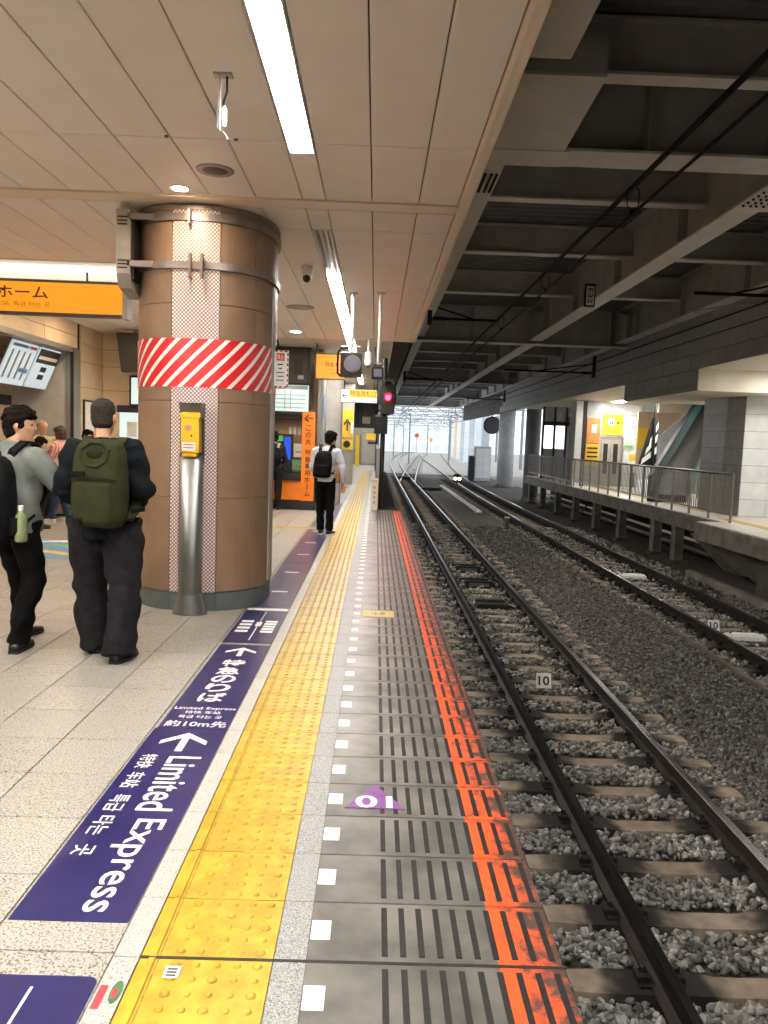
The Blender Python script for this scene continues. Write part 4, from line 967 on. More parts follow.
obj('clock_box', box(-.72, -.32, 38.85, 38.9, 2.36, 2.70), 'frame_metal', pt)
for k in range(3): obj('louvre', box(-1.2+.2*k, -1.1+.2*k, 38.86, 38.9, 2.3, 3.2), 'box_dark', pt)
fd = struct('passage_end', MB().box(-1.6, .2, 48, 48.2, 0, 3), 'wall_grey', 'pale grey wall with lockers beyond the dark portal', 'wall')
struct('passage_floor', box(-1.6, .07, 39, 48, -.3, 0), 'granite_pale', 'pale tiled floor beyond the dark portal', 'floor')
struct('passage_side', MB().box(-1.7, -1.5, 39.1, 48, 0, 3), 'wall_grey', 'pale side wall beyond the dark portal', 'wall')
struct('passage_roof', MB().box(-1.7, .2, 39.1, 48.2, 3, 3.1), 'wall_grey', 'pale ceiling beyond the dark portal', 'ceiling')
ld = thing('strip_light', 'strip light beyond the dark portal', 'ceiling light', (-.6, 43, 3.0)); obj('tube', MB().tube([(-.6, 40, 2.95), (-.6, 47, 2.95)], .025, 8), 'tube_light', ld); obj('tray', box(-.7, -.5, 39.9, 47.1, 2.97, 3.0), 'white_metal', ld)
lk = thing('locker', 'grey locker cabinet with a yellow panel at the passage end', 'cabinet', (-.5, 47.6, 0)); obj('body', box(-.9, .1, 47.5, 48, .0, 2.0), 'box_grey', lk); obj('door', box(-.88, -.4, 47.47, 47.5, .1, 1.9), 'wall_grey', lk); obj('door', box(-.38, .08, 47.47, 47.5, .1, 1.9), 'wall_grey', lk); obj('slot', box(-.5, .05, 47.45, 47.47, 1.3, 1.45), 'dark_panel', lk)
yb_ = tag(obj('wall_poster', box(-.6, .0, 47.40, 47.43, 1.55, 1.95), 'yellow_sign'), 'yellow poster on the locker beyond the portal', 'poster')
yb2 = tag(obj('standing_sign', box(-1.15, -.93, 44, 44.05, .0, 1.8), 'yellow_sign'), 'yellow standing sign inside the dark portal', 'sign')
# platform end: marker post, black fence box, red signal
ep2 = thing('end_post', 'cream bollard standing at the far end of the grey platform', 'post', (-.01, 17.25, 0))
obj('body', MB().cbox(-.06, .09, -.06, .06, 0, .66, .02), 'block_cream', ep2, local=True); obj('cap', MB().cbox(-.07, .10, -.07, .07, .62, .70, .02), 'wall_beige', ep2, local=True)
for k in range(4): obj('print_mark', MB().box(-.01, .04, -.065, -.06, .14+.11*k, .20+.11*k), 'wood_counter', ep2, local=True)
pf = struct('wall_trackside', MB().box(.02, .10, 17.5, 38.9, 0, 1.35), 'frame_metal', 'low grey parapet between the passage and the track', 'wall')
sgp = thing('railway_signal', 'railway signal showing red on a dark post at the platform end', 'signal', (.15, 17.6, 0))
obj('post', MB().tube([(.0, .0, 0), (.0, .0, 3.4)], .055, 12), 'black_iron', sgp, local=True)
hdm = obj('head', MB().cbox(-.06, .24, -.18, .05, 2.16, 2.92, .03), 'black_iron', sgp, local=True)
obj('backplate', MB().prism([(.09 + .19*math.cos(2*PI*k/20), 2.54 + .42*math.sin(2*PI*k/20)) for k in range(20)], -.03, -.01, 'y'), 'black_iron', sgp, local=True)
obj('red_lens', MB().tube([(.085, -.18, 2.52), (.085, -.20, 2.52)], .062, 18), 'signal_red', hdm, local=True)
obj('dark_lens', MB().tube([(.085, -.18, 2.78), (.085, -.19, 2.78)], .062, 18), 'signal_red_glass', hdm, local=True)
for zz in (2.52, 2.78):
    v_ = MB(); n_ = 12; rr = .085
    pa = [(.085 + rr*math.cos(PI*k/n_), zz + rr*math.sin(PI*k/n_)) for k in range(n_+1)]; pb2 = [(.085 + (rr-.008)*math.cos(PI*k/n_), zz + (rr-.008)*math.sin(PI*k/n_)) for k in range(n_+1)]
    v_.prism(pa + pb2[::-1], -.50, -.17, 'y'); obj('visor', v_, 'black_iron', hdm, local=True)
obj('lower_box', MB().cbox(-.20, .10, -.12, .1, 1.70, 2.14, .05), 'black_iron', sgp, local=True)
obj('lamp_disc', MB().tube([(-.06, -.12, 1.92), (-.06, -.14, 1.92)], .12, 16), 'black_iron', sgp, local=True)
# ================================================================== ROOF STEELWORK OVER THE TRACKS
# corrugated deck
GZ = 4.60; DZ = 5.55
prof = []
y = -12.0
while y < 68:
    prof += [(y, DZ), (y+.09, DZ), (y+.12, DZ+.06), (y+.21, DZ+.06)]; y += .24
mb = MB(); n = len(prof); vs = []
for x in (.5, 14.5): vs += [(x, a, b) for a, b in prof]
mb.add(vs, [(i, i+1, n+i+1, n+i) for i in range(n-1)])
deck = struct('roof_deck', mb, 'roof_deck', 'dark corrugated roof deck above the tracks', 'roof')
struct('roof_slab', box(.5, 14.5, -12, 68, DZ+.09, DZ+.4), 'concrete_dark', 'slab above the corrugated roof deck', 'roof')
def girder(name, along, c, a0, a1, zb, zt, fw, label, m='roof_steel', mf='roof_steel_light', grp=None, stiff=0, cat='girder'):
    """I-section: bottom flange, web, top flange; along x or y, centred at c across"""
    t = thing(name, label, cat, ((a0+a1)/2, c, zb) if along == 'x' else (c, (a0+a1)/2, zb), 0, grp)
    def B(w_, z0, z1): return box(a0, a1, c-w_/2, c+w_/2, z0, z1) if along == 'x' else box(c-w_/2, c+w_/2, a0, a1, z0, z1)
    obj('bottom_flange', B(fw, zb, zb+.03), mf, t); obj('web', B(.03, zb+.03, zt-.03), m, t); obj('top_flange', B(fw, zt-.03, zt), m, t)
    if stiff:
        k = a0 + stiff
        while k < a1 - .2:
            s_ = box(k-.012, k+.012, c-fw*.42, c+fw*.42, zb+.03, zt-.03) if along == 'x' else box(c-fw*.42, c+fw*.42, k-.012, k+.012, zb+.03, zt-.03)
            obj('stiffener', s_, m, t); k += stiff
    return t
G1 = 'roof girders over the tracks'; G2 = 'secondary cross beams under the roof deck'
def bolts(par, x, y, z, nx_, ny_, d=.07, sx=1, vert=False):
    mb = MB()
    for i in range(nx_):
        for j in range(ny_):
            if vert: mb.lathe([(.016, -.014), (.016, .0)], (0, 0, 0), 6); mb.xf(Matrix.Translation((x, y + d*i, z + d*j)) @ Matrix.Rotation(PI/2, 4, 'Y'), len(mb.v)-12)
            else: mb.lathe([(.018, -.022), (.018, .0)], (x + d*i, y + d*j*1.4, z), 6)
    o = obj('bolt_group', mb, 'rust_bolt', par); tag(o, kind='stuff')
# big cross girders
xg = [(8.45, 'near big cross girder of the roof, its wide flange crossing below the plate'), (22.9, 'deep cross girder in the middle of the roof'), (39.6, 'second deep cross girder down the line'), (53, 'third deep cross girder down the line'), (66.5, 'farthest cross girder at the open end of the roof')]
for i, (yy, lb_) in enumerate(xg):
    g = girder('cross_girder', 'x', yy, .72, 7.30, GZ - (.10 if i == 1 else 0), DZ, .46 if i == 0 else .40, lb_, grp=G1, stiff=2.0)
    if i == 0: obj('splice_plate', box(.74, 1.9, yy-.22, yy+.22, GZ-.012, GZ), 'roof_steel_light', g)
spans = [(-12, 8.2), (8.7, 22.7), (23.1, 39.4), (39.8, 52.8), (53.2, 66.3)]
nm = ['nearest the viewer', 'between the first two cross girders', 'beyond the middle cross girder', 'well down the line', 'at the far open end']
for i, (a, b) in enumerate(spans):
    if i: 
        g = girder('roof_girder', 'y', 4.55, a, b, GZ, DZ, .36, 'long roof girder above the space between the tracks, ' + nm[i], grp=G1, stiff=3.1)
        if i == 1:
            for sx_ in (-.13, .03): bolts(g, 4.55+sx_, a+.15, GZ, 2, 8, .09)
            obj('gusset', MB().prism([(a+.02, GZ+.03), (a+.9, GZ+.03), (a+.02, DZ-.1)], 4.53, 4.57, 'x'), 'roof_steel', g)
            # haunch at the far end
            obj('haunch', MB().prism([(b-1.0, GZ+.03), (b, GZ-.0), (b, DZ-.05), (b-1.0, DZ-.3)], 4.36, 4.74, 'x'), 'roof_steel', g)
        g = girder('roof_girder', 'y', 7.02, a, b, GZ, DZ, .30, 'long roof girder beside the grey block wall, ' + nm[i], grp=G1, stiff=3.1)
        if i == 1: obj('haunch', MB().prism([(b-1.0, GZ+.03), (b, GZ), (b, DZ-.05), (b-1.0, DZ-.3)], 6.86, 7.18, 'x'), 'roof_steel', g)
        g = girder('roof_girder', 'y', 1.17, a, b, GZ, DZ, .26, 'long roof girder beside the beige ceiling edge, ' + nm[i], grp=G1, stiff=3.1)
        if i == 1:
            for sx_ in (-.10, .03): bolts(g, 1.17+sx_, a+.3, GZ, 2, 8, .06)
    else:
        g = girder('roof_girder', 'y', 1.22, a, 6.35, GZ, DZ, .42, 'wide roof girder beside the beige ceiling edge, nearest the viewer', grp=G1)
        girder('roof_girder', 'y', 4.9, a, b, GZ+.1, DZ, .36, 'long roof girder above the farther rails, nearest the viewer', grp=G1)
        girder('roof_girder', 'y', 7.02, a, b, GZ, DZ, .30, 'long roof girder beside the grey block wall, nearest the viewer', grp=G1)
gp_ = thing('gusset_plate', 'broad flat steel plate under the roof beside the beige ceiling edge', 'steel plate', (1.25, 7.4, GZ))
obj('plate', MB().prism([(.72, 6.62), (1.80, 6.62), (1.84, 8.22), (.72, 8.22)], GZ, GZ+.025, 'z'), 'roof_steel_light', gp_)
obj('rib', box(.75, 1.80, 6.62, 6.66, GZ+.02, GZ+.35), 'roof_steel', gp_)
for i, yy in enumerate([-4, -1, 2, 4.6, 6.05, 7.52, 11.2, 14.3, 18.1, 26.5, 30, 33.3, 36.5, 43, 46.4, 49.7, 56.3, 59.6, 63]):
    t = girder('cross_beam', 'x', yy, 1.05, 7.1, 5.0, 5.52, .20, 'secondary roof cross beam %s' % ('in front of the near big girder' if yy < 8 else 'between the near and the middle cross girder' if yy < 23 else 'beyond the middle cross girder'), grp=G2, cat='roof beam')
    if yy < 20: t['label'] = {0: 'secondary roof cross beam behind the viewer, farthest back', 1: 'secondary roof cross beam behind the viewer', 2: 'secondary roof cross beam above the viewer', 3: 'secondary roof cross beam just above the picture', 4: 'nearest secondary cross beam at the top of the picture', 5: 'secondary cross beam with bolts just before the broad steel plate', 6: 'first secondary cross beam past the near big girder', 7: 'second secondary cross beam past the near big girder', 8: 'last secondary cross beam before the middle cross girder'}[i]
    if i == 5: bolts(t, 1.45, 7.50, 5.1, 1, 2, .1)
# longitudinal haunch plates between A girder and deck (lit brown webs) come from the girder webs themselves
# ---- overhead wires
def wire(path, r, name, label, grp='overhead wires'): return tag(obj(name, MB().tube(path, r, 6), 'wire_black'), label, 'wire', grp)
def sag(x, z, y0, y1, d, n=10): return [(x, y0 + (y1-y0)*k/n, z - d*4*(k/n)*(1-k/n)) for k in range(n+1)]
wire(sag(2.165, 3.86, -12, 18, .02) + sag(2.165, 3.86, 18.2, 66, .02), .024, 'messenger_wire', 'thick upper overhead wire above the near track')
cw = wire(sag(2.165, 3.60, -12, 66, .0), .014, 'contact_wire', 'thin lower contact wire above the near track')
for k, yy in enumerate((6.9, 10.4, 14.0, 24, 34)):
    d_ = thing('wire_dropper', 'small hanging loop linking the two near overhead wires, %s' % ('nearest', 'second nearest', 'third nearest', 'far', 'farthest')[k], 'wire', (2.165, yy, 3.6), 0, 'droppers of the overhead wire')
    obj('loop', MB().tube([(-.0, 0, .26), (-.05, 0, .2), (-.05, 0, .08), (0, 0, .01), (.05, 0, .08), (.05, 0, .2), (0, 0, .26)], .005, 5), 'wire_black', d_, local=True)
    obj('clamp', MB().cbox(-.02, .02, -.03, .03, -.01, .04, .008), 'wire_black', d_, local=True)
wire(sag(5.84, 3.88, -12, 66, .03), .016, 'messenger_wire', 'upper overhead wire above the farther track')
wire(sag(5.84, 3.62, -12, 66, .0), .010, 'contact_wire', 'lower contact wire above the farther track')
def bracket(x0, x1, y, z, label, drop=True, n=6):
    t = thing('wire_bracket', label, 'bracket', ((x0+x1)/2, y, z), 0, 'black insulated brackets holding the overhead wires')
    obj('arm', MB().tube([(x0, y, z), (x1, y, z)], .028, 8), 'wire_black', t)
    s = 1 if x1 > x0 else -1
    for k in range(n): obj('insulator_disc', MB().tube([(x0 + s*(.10+.05*k), y, z), (x0 + s*(.12+.05*k), y, z)], .055, 10), 'wire_black', t)
    obj('stay', MB().tube([(x0, y, z+.30), (x0 + (x1-x0)*.62, y, z+.02)], .018, 8), 'wire_black', t)
    obj('hanger', MB().box(x0-.05, x0+.05, y-.05, y+.05, z-.15, 4.62 if z < 4.6 else z+.5), 'black_iron', t)
    if drop: obj('registration_arm', MB().tube([(x0+(x1-x0)*.3, y, z-.02), (x0+(x1-x0)*.32, y, z-.14), (x0+(x1-x0)*.65, y, z-.17), (x1, y, z-.30)], .014, 8), 'box_grey', t)
    return t
bracket(1.15, 2.75, 18.2, 4.42, 'black wire bracket reaching from the beige ceiling side over the near track')
bracket(7.0, 5.2, 13.0, 4.18, 'black wire bracket reaching from the block wall over the farther track, nearest')
bracket(7.2, 4.2, 26.0, 4.05, 'black wire bracket with a long hanger over the farther track')
bracket(1.15, 2.8, 34, 4.3, 'far black wire bracket over the near track')
bracket(7.2, 5.0, 44, 4.1, 'farthest black wire bracket over the farther track')
sgn = thing('girder_tag', 'small white tag with vertical number on the long roof girder', 'sign', (4.25, 16.0, 4.42))
obj('arm', box(4.36, 4.40, 15.97, 15.99, 4.60, 4.63), 'box_dark', sgn)
obj('frame', box(4.14, 4.36, 15.96, 16.0, 4.42, 4.88), 'box_dark', sgn); obj('plate', box(4.18, 4.335, 15.95, 15.96, 4.45, 4.83), 'poster_white', sgn)
text('E32', .30, .10, 'dark_letter', sgn, (4.257, 15.948, 4.64), (PI/2, PI/2, 0), bold=.01)

# ================================================================== OPPOSITE SIDE: block wall, soffits, platform, fence
BX = 7.30
bw = struct('wall_right', MB().box(BX+.06, BX+.30, -12, 66, 3.46, DZ).box(BX+.06, BX+.30, 17.75, 22.95, 2.97, 3.5), 'concrete_dark', 'grey concrete block wall above the opposite platform', 'wall')
bh = .35; bl_ = 1.75
bme = MB().cbox(-bl_/2+.010, bl_/2-.010, -bh/2+.009, bh/2-.009, 0, .055, .006)
bme.xf(Matrix(((0, 0, -1, 0), (1, 0, 0, 0), (0, 1, 0, 0), (0, 0, 0, 1)))); bme = bme.mesh('wall_block', 'block_wall')
for r_ in range(6):
    z = 3.44 + bh/2 + bh*r_
    k = 0; y = 5.0 + (bl_/2 if r_ % 2 else 0)
    while y < 46: place('wall_block', bme, bw, (BX+.06, y, z)); y += bl_
for y in (18.63, 20.35, 22.07): place('wall_block', bme, bw, (BX+.06, y, 3.265)).scale = (1, .985, 1)
place('wall_block', bme, bw, (BX+.06, 18.63, 3.02)).scale = (1, .985, .4); place('wall_block', bme, bw, (BX+.06, 20.35, 3.02)).scale = (1, .985, .4); place('wall_block', bme, bw, (BX+.06, 22.07, 3.02)).scale = (1, .985, .4)
so = struct('soffit_right', MB().box(BX+.02, 14.3, -12, 17.72, 3.44, 3.56).box(BX+.02, 14.3, 17.72, 17.80, 2.95, 3.56).box(BX+.02, 14.3, 17.8, 22.9, 2.95, 3.0).box(BX+.02, 14.3, 22.9, 22.98, 2.95, 3.56).box(BX+.02, 14.3, 22.98, 40, 3.44, 3.56), 'block_cream', 'cream stepped soffit over the opposite platform', 'ceiling')
def panel_light(x, y, z, w_, l_, label):
    t = thing('soffit_light', label, 'ceiling light', (x, y, z), 0, 'lights in the soffit of the opposite platform')
    obj('tray', MB().box(-w_/2-.03, w_/2+.03, -l_/2-.03, l_/2+.03, -.03, 0), 'white_metal', t, local=True); obj('lamp', MB().box(-w_/2, w_/2, -l_/2, l_/2, -.04, -.03), 'tube_light', t, local=True)
for (x, y, z, lb_) in ((9.6, 8, 3.44, 'soffit light nearest the viewer on the opposite side'), (9.4, 16.2, 3.44, 'soffit light in front of the white tiled pillar'), (10.8, 20.3, 2.95, 'soffit light in the lowered cream soffit'), (9.4, 25.3, 3.44, 'soffit light over the fenced platform'), (9.6, 30.4, 3.44, 'soffit light above the yellow lift sign'), (12.6, 25.5, 3.44, 'soffit light above the escalator')):
    panel_light(x, y, z, .40, 1.3, lb_)
# platform slab: wide in front, stepped back behind the fence
PEX = 7.86
op = struct('platform_opposite', MB().box(7.30, 14.3, -12, 17.15, -.36, 0).box(PEX, 14.3, 17.15, 40, -.36, 0), 'opp_floor', 'concrete slab of the opposite platform', 'platform')
obj('edge_beam', box(7.24, 7.30, -12, 17.15, -.40, -.02), 'concrete', op); obj('edge_beam', box(PEX-.05, PEX, 17.15, 40, -.38, -.02), 'concrete', op)
for k in range(62):
    y = -.5 + .3*k
    obj('tactile_block', MB().cbox(8.15, 8.45, y+.003, y+.297, 0, .006, .003), 'yellow_tile', op)
for k in range(40):
    y = 20 + .3*k; obj('tactile_block', MB().cbox(8.6, 8.9, y+.003, y+.297, 0, .006, .003), 'yellow_tile', op)
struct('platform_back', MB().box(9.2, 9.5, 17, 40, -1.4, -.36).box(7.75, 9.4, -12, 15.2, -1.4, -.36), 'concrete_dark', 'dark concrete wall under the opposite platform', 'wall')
struct('added_side_wall', MB().box(14.3, 14.5, -12, 33, 0, 3.6), 'pillar_tile', 'added pale wall shutting daylight out behind the opposite platform', 'wall')  # added to stop sky light leaking in from the right
for k, yy in enumerate((15.6, 17.0)):
    t = tag(obj('concrete_corbel', MB().prism([(7.45, -.36), (9.2, -.36), (9.2, -1.2), (8.3, -1.2)], yy, yy+.9), 'concrete'), ('sloping concrete corbel under the opposite platform, nearer one', 'sloping concrete corbel under the opposite platform, beside the first pier')[k], 'corbel', 'corbels under the opposite platform')
for k, yy in enumerate((19.9, 21.45, 24.5, 27.3, 30.2, 33.2, 36.2, 39.0)):
    t = thing('platform_pier', 'concrete pier under the opposite platform, %s from the near end' % ('first', 'second', 'third', 'fourth', 'fifth', 'sixth', 'seventh', 'eighth')[k], 'pier', (8.0, yy, -1.4), 0, 'piers under the opposite platform')
    obj('shaft', box(7.90, 8.10, yy-.11, yy+.11, -1.35, -.38), 'concrete', t); obj('shaft_flange', box(7.86, 7.90, yy-.15, yy+.15, -1.35, -.38), 'concrete', t); obj('foot', box(7.8, 8.25, yy-.2, yy+.2, -1.42, -1.28), 'concrete_dark', t)
for k in range(3):
    p = thing('pipe_run', ('pipe on low brackets under the opposite platform, lower one', 'upper pipe under the opposite platform', 'thin conduit under the opposite platform')[k], 'pipe', (8.5, 25, -1.0+.22*k), 0, 'pipes under the opposite platform')
    obj('pipe', MB().tube([(8.55+.12*k, 18.1, -1.05+.22*k), (8.55+.12*k, 39, -1.05+.22*k)], .06-.015*k, 8), ('grey_iron', 'white_plastic', 'black_iron')[k], p)
    for yy in (19, 23, 27, 31): obj('pipe_clip', box(8.47+.12*k, 8.63+.12*k, yy, yy+.05, -1.13+.22*k, -.97+.22*k), 'black_iron', p)
tag(obj('cable_duct', MB().prism([(7.30, -1.33), (7.48, -1.33), (7.48, -1.2), (7.44, -1.17), (7.34, -1.17), (7.30, -1.2)], 6, 17.6), 'concrete'), 'long concrete cable duct right of the farther track', 'cable duct')
# ---- fence
fe = thing('platform_fence', 'long steel baluster fence along the opposite platform edge', 'fence', (7.95, 28, 0))
FX = 7.95; y0, y1 = 16.97, 39.7
obj('top_rail', MB().tube([(FX, y0, 1.08), (FX, y1, 1.08)], .028, 8), 'fence_steel', fe); obj('bottom_rail', box(FX-.015, FX+.015, y0, y1, .17, .20), 'fence_steel', fe)
bal = MB().box(-.009, .009, -.009, .009, .18, 1.08).mesh('baluster', 'fence_steel'); pst = MB().box(-.022, .022, -.022, .022, 0, 1.10).mesh('post', 'fence_steel')
nb_ = 20; st_ = (y1-y0)/nb_
for k in range(nb_+1):
    place('post', pst, fe, (FX, y0 + st_*k, 0))
    if k < nb_:
        for q in range(1, 9): place('baluster', bal, fe, (FX, y0 + st_*k + st_*q/9, 0))
f2_ = thing('platform_fence', 'short steel baluster fence in front of the escalator', 'fence', (10.5, 26, 0))
obj('top_rail', MB().tube([(9.5, 25.6, 1.10), (11.6, 25.6, 1.10)], .028, 8), 'fence_steel', f2_); obj('bottom_rail', box(9.5, 11.6, 25.58, 25.62, .15, .18), 'fence_steel', f2_)
for k in range(20): place('baluster' if k % 4 else 'post', bal if k % 4 else pst, f2_, (9.5 + 2.1*k/19, 25.6, 0))
gt = thing('ticket_gate', 'dark panel at the end of the short fence by the pillar', 'gate', (11.3, 25.4, 0)); obj('panel', box(11.15, 11.55, 25.3, 25.5, 0, 1.05), 'box_dark', gt); obj('trim', box(11.15, 11.55, 25.28, 25.3, .98, 1.05), 'frame_metal', gt)
# ---- white tiled pillar
pr_ = [(9.02, 18.9), (10.35, 18.9), (10.5, 19.05), (10.5, 21.0), (8.88, 21.0), (8.88, 19.55)]
pil = struct('pillar_right', MB().prism([(9.04, 18.92), (10.34, 18.92), (10.48, 19.06), (10.48, 20.98), (8.90, 20.98), (8.90, 19.56)], 0, 2.95, 'z'), 'grout', 'large white tiled pillar on the opposite platform', 'pillar')
zl = [.0, .42, .84, 1.26, 1.68, 2.10, 2.52, 2.95]
for z0, z1 in zip(zl, zl[1:]):
    for (x0, x1) in ((9.04, 9.69), (9.69, 10.34)): obj('wall_tile', box(x0+.004, x1-.004, 18.9, 18.92, z0+.004, z1-.004), 'pillar_tile', pil)
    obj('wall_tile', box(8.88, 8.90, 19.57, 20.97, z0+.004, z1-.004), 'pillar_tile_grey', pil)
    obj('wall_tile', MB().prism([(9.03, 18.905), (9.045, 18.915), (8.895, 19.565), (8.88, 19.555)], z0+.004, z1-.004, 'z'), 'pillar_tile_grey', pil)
# ---- sign wall, poster pillar, escalator
sw_ = struct('wall_lift', MB().box(9.10, 10.95, 32, 32.2, 0, 3.44), 'grout', 'pale tiled wall with the yellow lift sign on the opposite platform', 'wall')
for r_ in range(7):
    for (x0, x1) in ((9.1, 9.7), (9.7, 10.3), (10.3, 10.95)): obj('wall_tile', box(x0+.005, x1-.005, 31.98, 32.0, .49*r_+.005, .49*(r_+1)-.005), 'pillar_tile', sw_)
ls = thing('wall_sign', 'bright yellow lift sign with a white pictogram on the opposite wall', 'sign', (9.8, 31.9, 2.1))
obj('panel', box(9.33, 10.20, 31.9, 31.97, 2.12, 2.96), 'yellow_light', ls); obj('white_field', box(9.58, 9.83, 31.89, 31.9, 2.52, 2.80), 'poster_white', ls)
for dx in (9.63, 9.71): obj('figure', MB().box(dx, dx+.05, 31.885, 31.89, 2.55, 2.68).tube([(dx+.025, 31.888, 2.72), (dx+.025, 31.884, 2.72)], .025, 10), 'dark_letter', ls)
obj('arrow_mark', MB().prism([(9.93, 2.66), (10.03, 2.66), (9.98, 2.54)], 31.885, 31.9), 'dark_letter', ls)
text('エレベーター', .6, .07, 'dark_letter', ls, (9.77, 31.896, 2.36), RX90); text('Elevator', .5, .06, 'dark_letter', ls, (9.77, 31.896, 2.25), RX90)
lf = thing('lift', 'grey lift doors below the yellow sign', 'lift', (9.75, 31.9, 0))
obj('frame', box(9.22, 10.24, 31.88, 31.98, 0, 2.04), 'frame_metal', lf)
for a, b in ((9.32, 9.70), (9.73, 10.12)): d_ = obj('door', box(a, b, 31.85, 31.88, .02, 1.92), 'box_grey', lf); obj('window', box(a+.10, b-.10, 31.84, 31.85, .5, 1.75), 'box_dark', d_)
gs = tag(obj('wall_poster', box(10.28, 10.68, 31.93, 31.97, 1.55, 2.05), 'poster_white'), 'green and white exit poster right of the lift', 'poster'); obj('green_band', box(10.30, 10.66, 31.92, 31.93, 1.58, 1.72), 'poster_green', gs); text('出口', .26, .2, 'poster_green', gs, (10.48, 31.925, 1.88), RX90)
pp = struct('pillar_poster', MB().box(7.98, 9.05, 31.0, 31.9, 0, 3.44), 'block_wall', 'grey pillar with orange and yellow posters on the opposite platform', 'pillar')
obj('pale_face', box(7.99, 8.26, 30.97, 31.0, 0, 3.40), 'pillar_tile', pp); obj('dark_trim', box(8.27, 8.42, 30.96, 31.0, 0, 3.40), 'dark_panel', pp)
po = thing('wall_poster', 'orange poster with a white picture on the grey pillar', 'poster', (8.7, 30.95, 1.9)); obj('panel', box(8.44, 8.98, 30.95, 31.0, 1.75, 2.75), 'poster_orange', po); obj('white_picture', box(8.62, 8.84, 30.94, 30.95, 2.15, 2.50), 'poster_white', po)
py = thing('wall_poster', 'yellow poster with dark lines on the grey pillar', 'poster', (8.7, 30.95, .8)); obj('panel', box(8.44, 8.98, 30.95, 31.0, .85, 1.72), 'yellow_sign', py)
for k in range(4): obj('print_line', box(8.5, 8.92, 30.94, 30.95, 1.0+.17*k, 1.07+.17*k), 'dark_letter', py)
ex = thing('information_stand', 'white and yellow information stand right of the lift', 'stand', (10.6, 31.5, 0)); obj('board', box(10.4, 10.75, 31.5, 31.55, .6, 1.5), 'poster_white', ex); obj('yellow_part', box(10.4, 10.75, 31.48, 31.5, 1.1, 1.35), 'yellow_sign', ex); obj('foot', box(10.5, 10.65, 31.45, 31.6, 0, .6), 'frame_metal', ex)
es = thing('escalator', 'escalator with a dark green side rising to the right', 'escalator', (11, 26.5, 0))
def slab2(x0, z0, x1, z1, hgt, ya, yb, nm, m): obj(nm, MB().prism([(x0, z0), (x1, z1), (x1, z1+hgt), (x0, z0+hgt)], ya, yb), m, es)
def incline(nm, m, off, h_, x_off, th):
    A, B = Vector((9.29, 24.5, 1.19)), Vector((11.75, 27.9, 3.36)); d = B - A; A2 = A - d*.44; B2 = B + d*.12
    vs = []
    for p in (A2, B2):
        for dx, dz in ((0, 0), (th, 0), (th, h_), (0, h_)): vs.append((p.x + x_off + dx, p.y, p.z + off + dz))
    obj(nm, MB().add(vs, [(0, 3, 2, 1), (4, 5, 6, 7), (0, 1, 5, 4), (1, 2, 6, 5), (2, 3, 7, 6), (3, 0, 4, 7)]), m, es)
incline('side_panel', 'escalator_green', .0, .46, 0, .08); incline('handrail', 'mat_black', .46, .08, -.02, .12); incline('truss', 'box_dark', -.22, .22, 0, 1.2); incline('side_panel', 'escalator_green', .0, .46, 1.2, .08)
obj('under_wall', MB().prism([(10.3, 0), (13.3, 0), (13.3, 3.43), (11.9, 3.43), (10.3, 2.0)], 28.2, 28.3), 'pillar_tile_grey', es)
struct('wall_behind_escalator', MB().box(10.95, 14.3, 30, 30.2, 0, 3.44), 'block_cream', 'cream wall behind the escalator', 'wall')
wb_ = thing('wall_panel_board', 'yellow edged advertising panel behind the escalator', 'poster', (10.3, 29.0, 1)); obj('panel', box(10.0, 11.6, 29.5, 29.6, .9, 3.0), 'wall_beige', wb_); obj('yellow_block', box(10.0, 10.7, 29.48, 29.5, 1.6, 2.4), 'yellow_sign', wb_)
st = thing('striped_barrier', 'black and white striped sloping panel left of the escalator', 'barrier', (9.3, 26.2, 0))
M_ = MB().prism([(8.95, 1.0), (9.55, 1.0), (9.55, 2.5), (9.35, 2.65)], 26.1, 26.2); obj('panel', M_, 'mat_black', st)
for k in range(3): obj('white_stripe', MB().prism([(9.02+.12*k, 1.05+.32*k), (9.53, 1.45+.42*k), (9.53, 1.68+.42*k), (9.06+.12*k, 1.25+.34*k)], 26.08, 26.1), 'poster_white', st)
obj('post', MB().tube([(9.38, 26.0, 0), (9.38, 26.0, 3.1)], .05, 10), 'mat_black', st)
# ---- round concrete columns and the windowed screen at the far end of the opposite platform
def rcol(x, y, r, m, label, z0=-1.35):
    t = thing('round_column', label, 'column', (x, y, z0), 0, 'round concrete columns beside the tracks')
    obj('shaft', MB().lathe([(r, 0), (r, GZ-z0)], seg=24), m, t, smooth=True, local=True); obj('foot', MB().lathe([(r*1.25, 0), (r*1.25, .12), (r*1.05, .16)], seg=24), 'concrete', t, local=True); obj('capital', MB().box(-r*1.2, r*1.2, -r*1.2, r*1.2, GZ-z0-.12, GZ-z0), 'roof_steel_light', t, local=True)
rcol(9.0, 53.2, .56, 'round_column', 'pale round column standing beside the tracks past the fence')
rcol(8.25, 40.6, .40, 'round_column_dark', 'darker round column at the far end of the fence')
rcol(11.2, 66.5, .5, 'round_column', 'pale round column farthest right at the roof end'); rcol(-1.9, 66.5, .5, 'round_column', 'pale round column left of the tracks at the roof end')
wf = thing('window_1', 'steel framed window screen at the end of the opposite platform', 'window', (9.0, 37, 0), kind='structure')
for x in (8.0, 8.55, 9.1, 10.4): obj('mullion', box(x-.05, x+.05, 37, 37.1, 0, 3.44), 'dark_panel', wf)
obj('sill_panel', box(8.0, 12, 37.02, 37.08, 0, 1.45), 'block_wall', wf); obj('transom', box(8.0, 12, 37, 37.1, 2.55, 2.75), 'dark_panel', wf); obj('head_panel', box(8.0, 12, 37.02, 37.08, 2.75, 3.44), 'block_wall', wf)
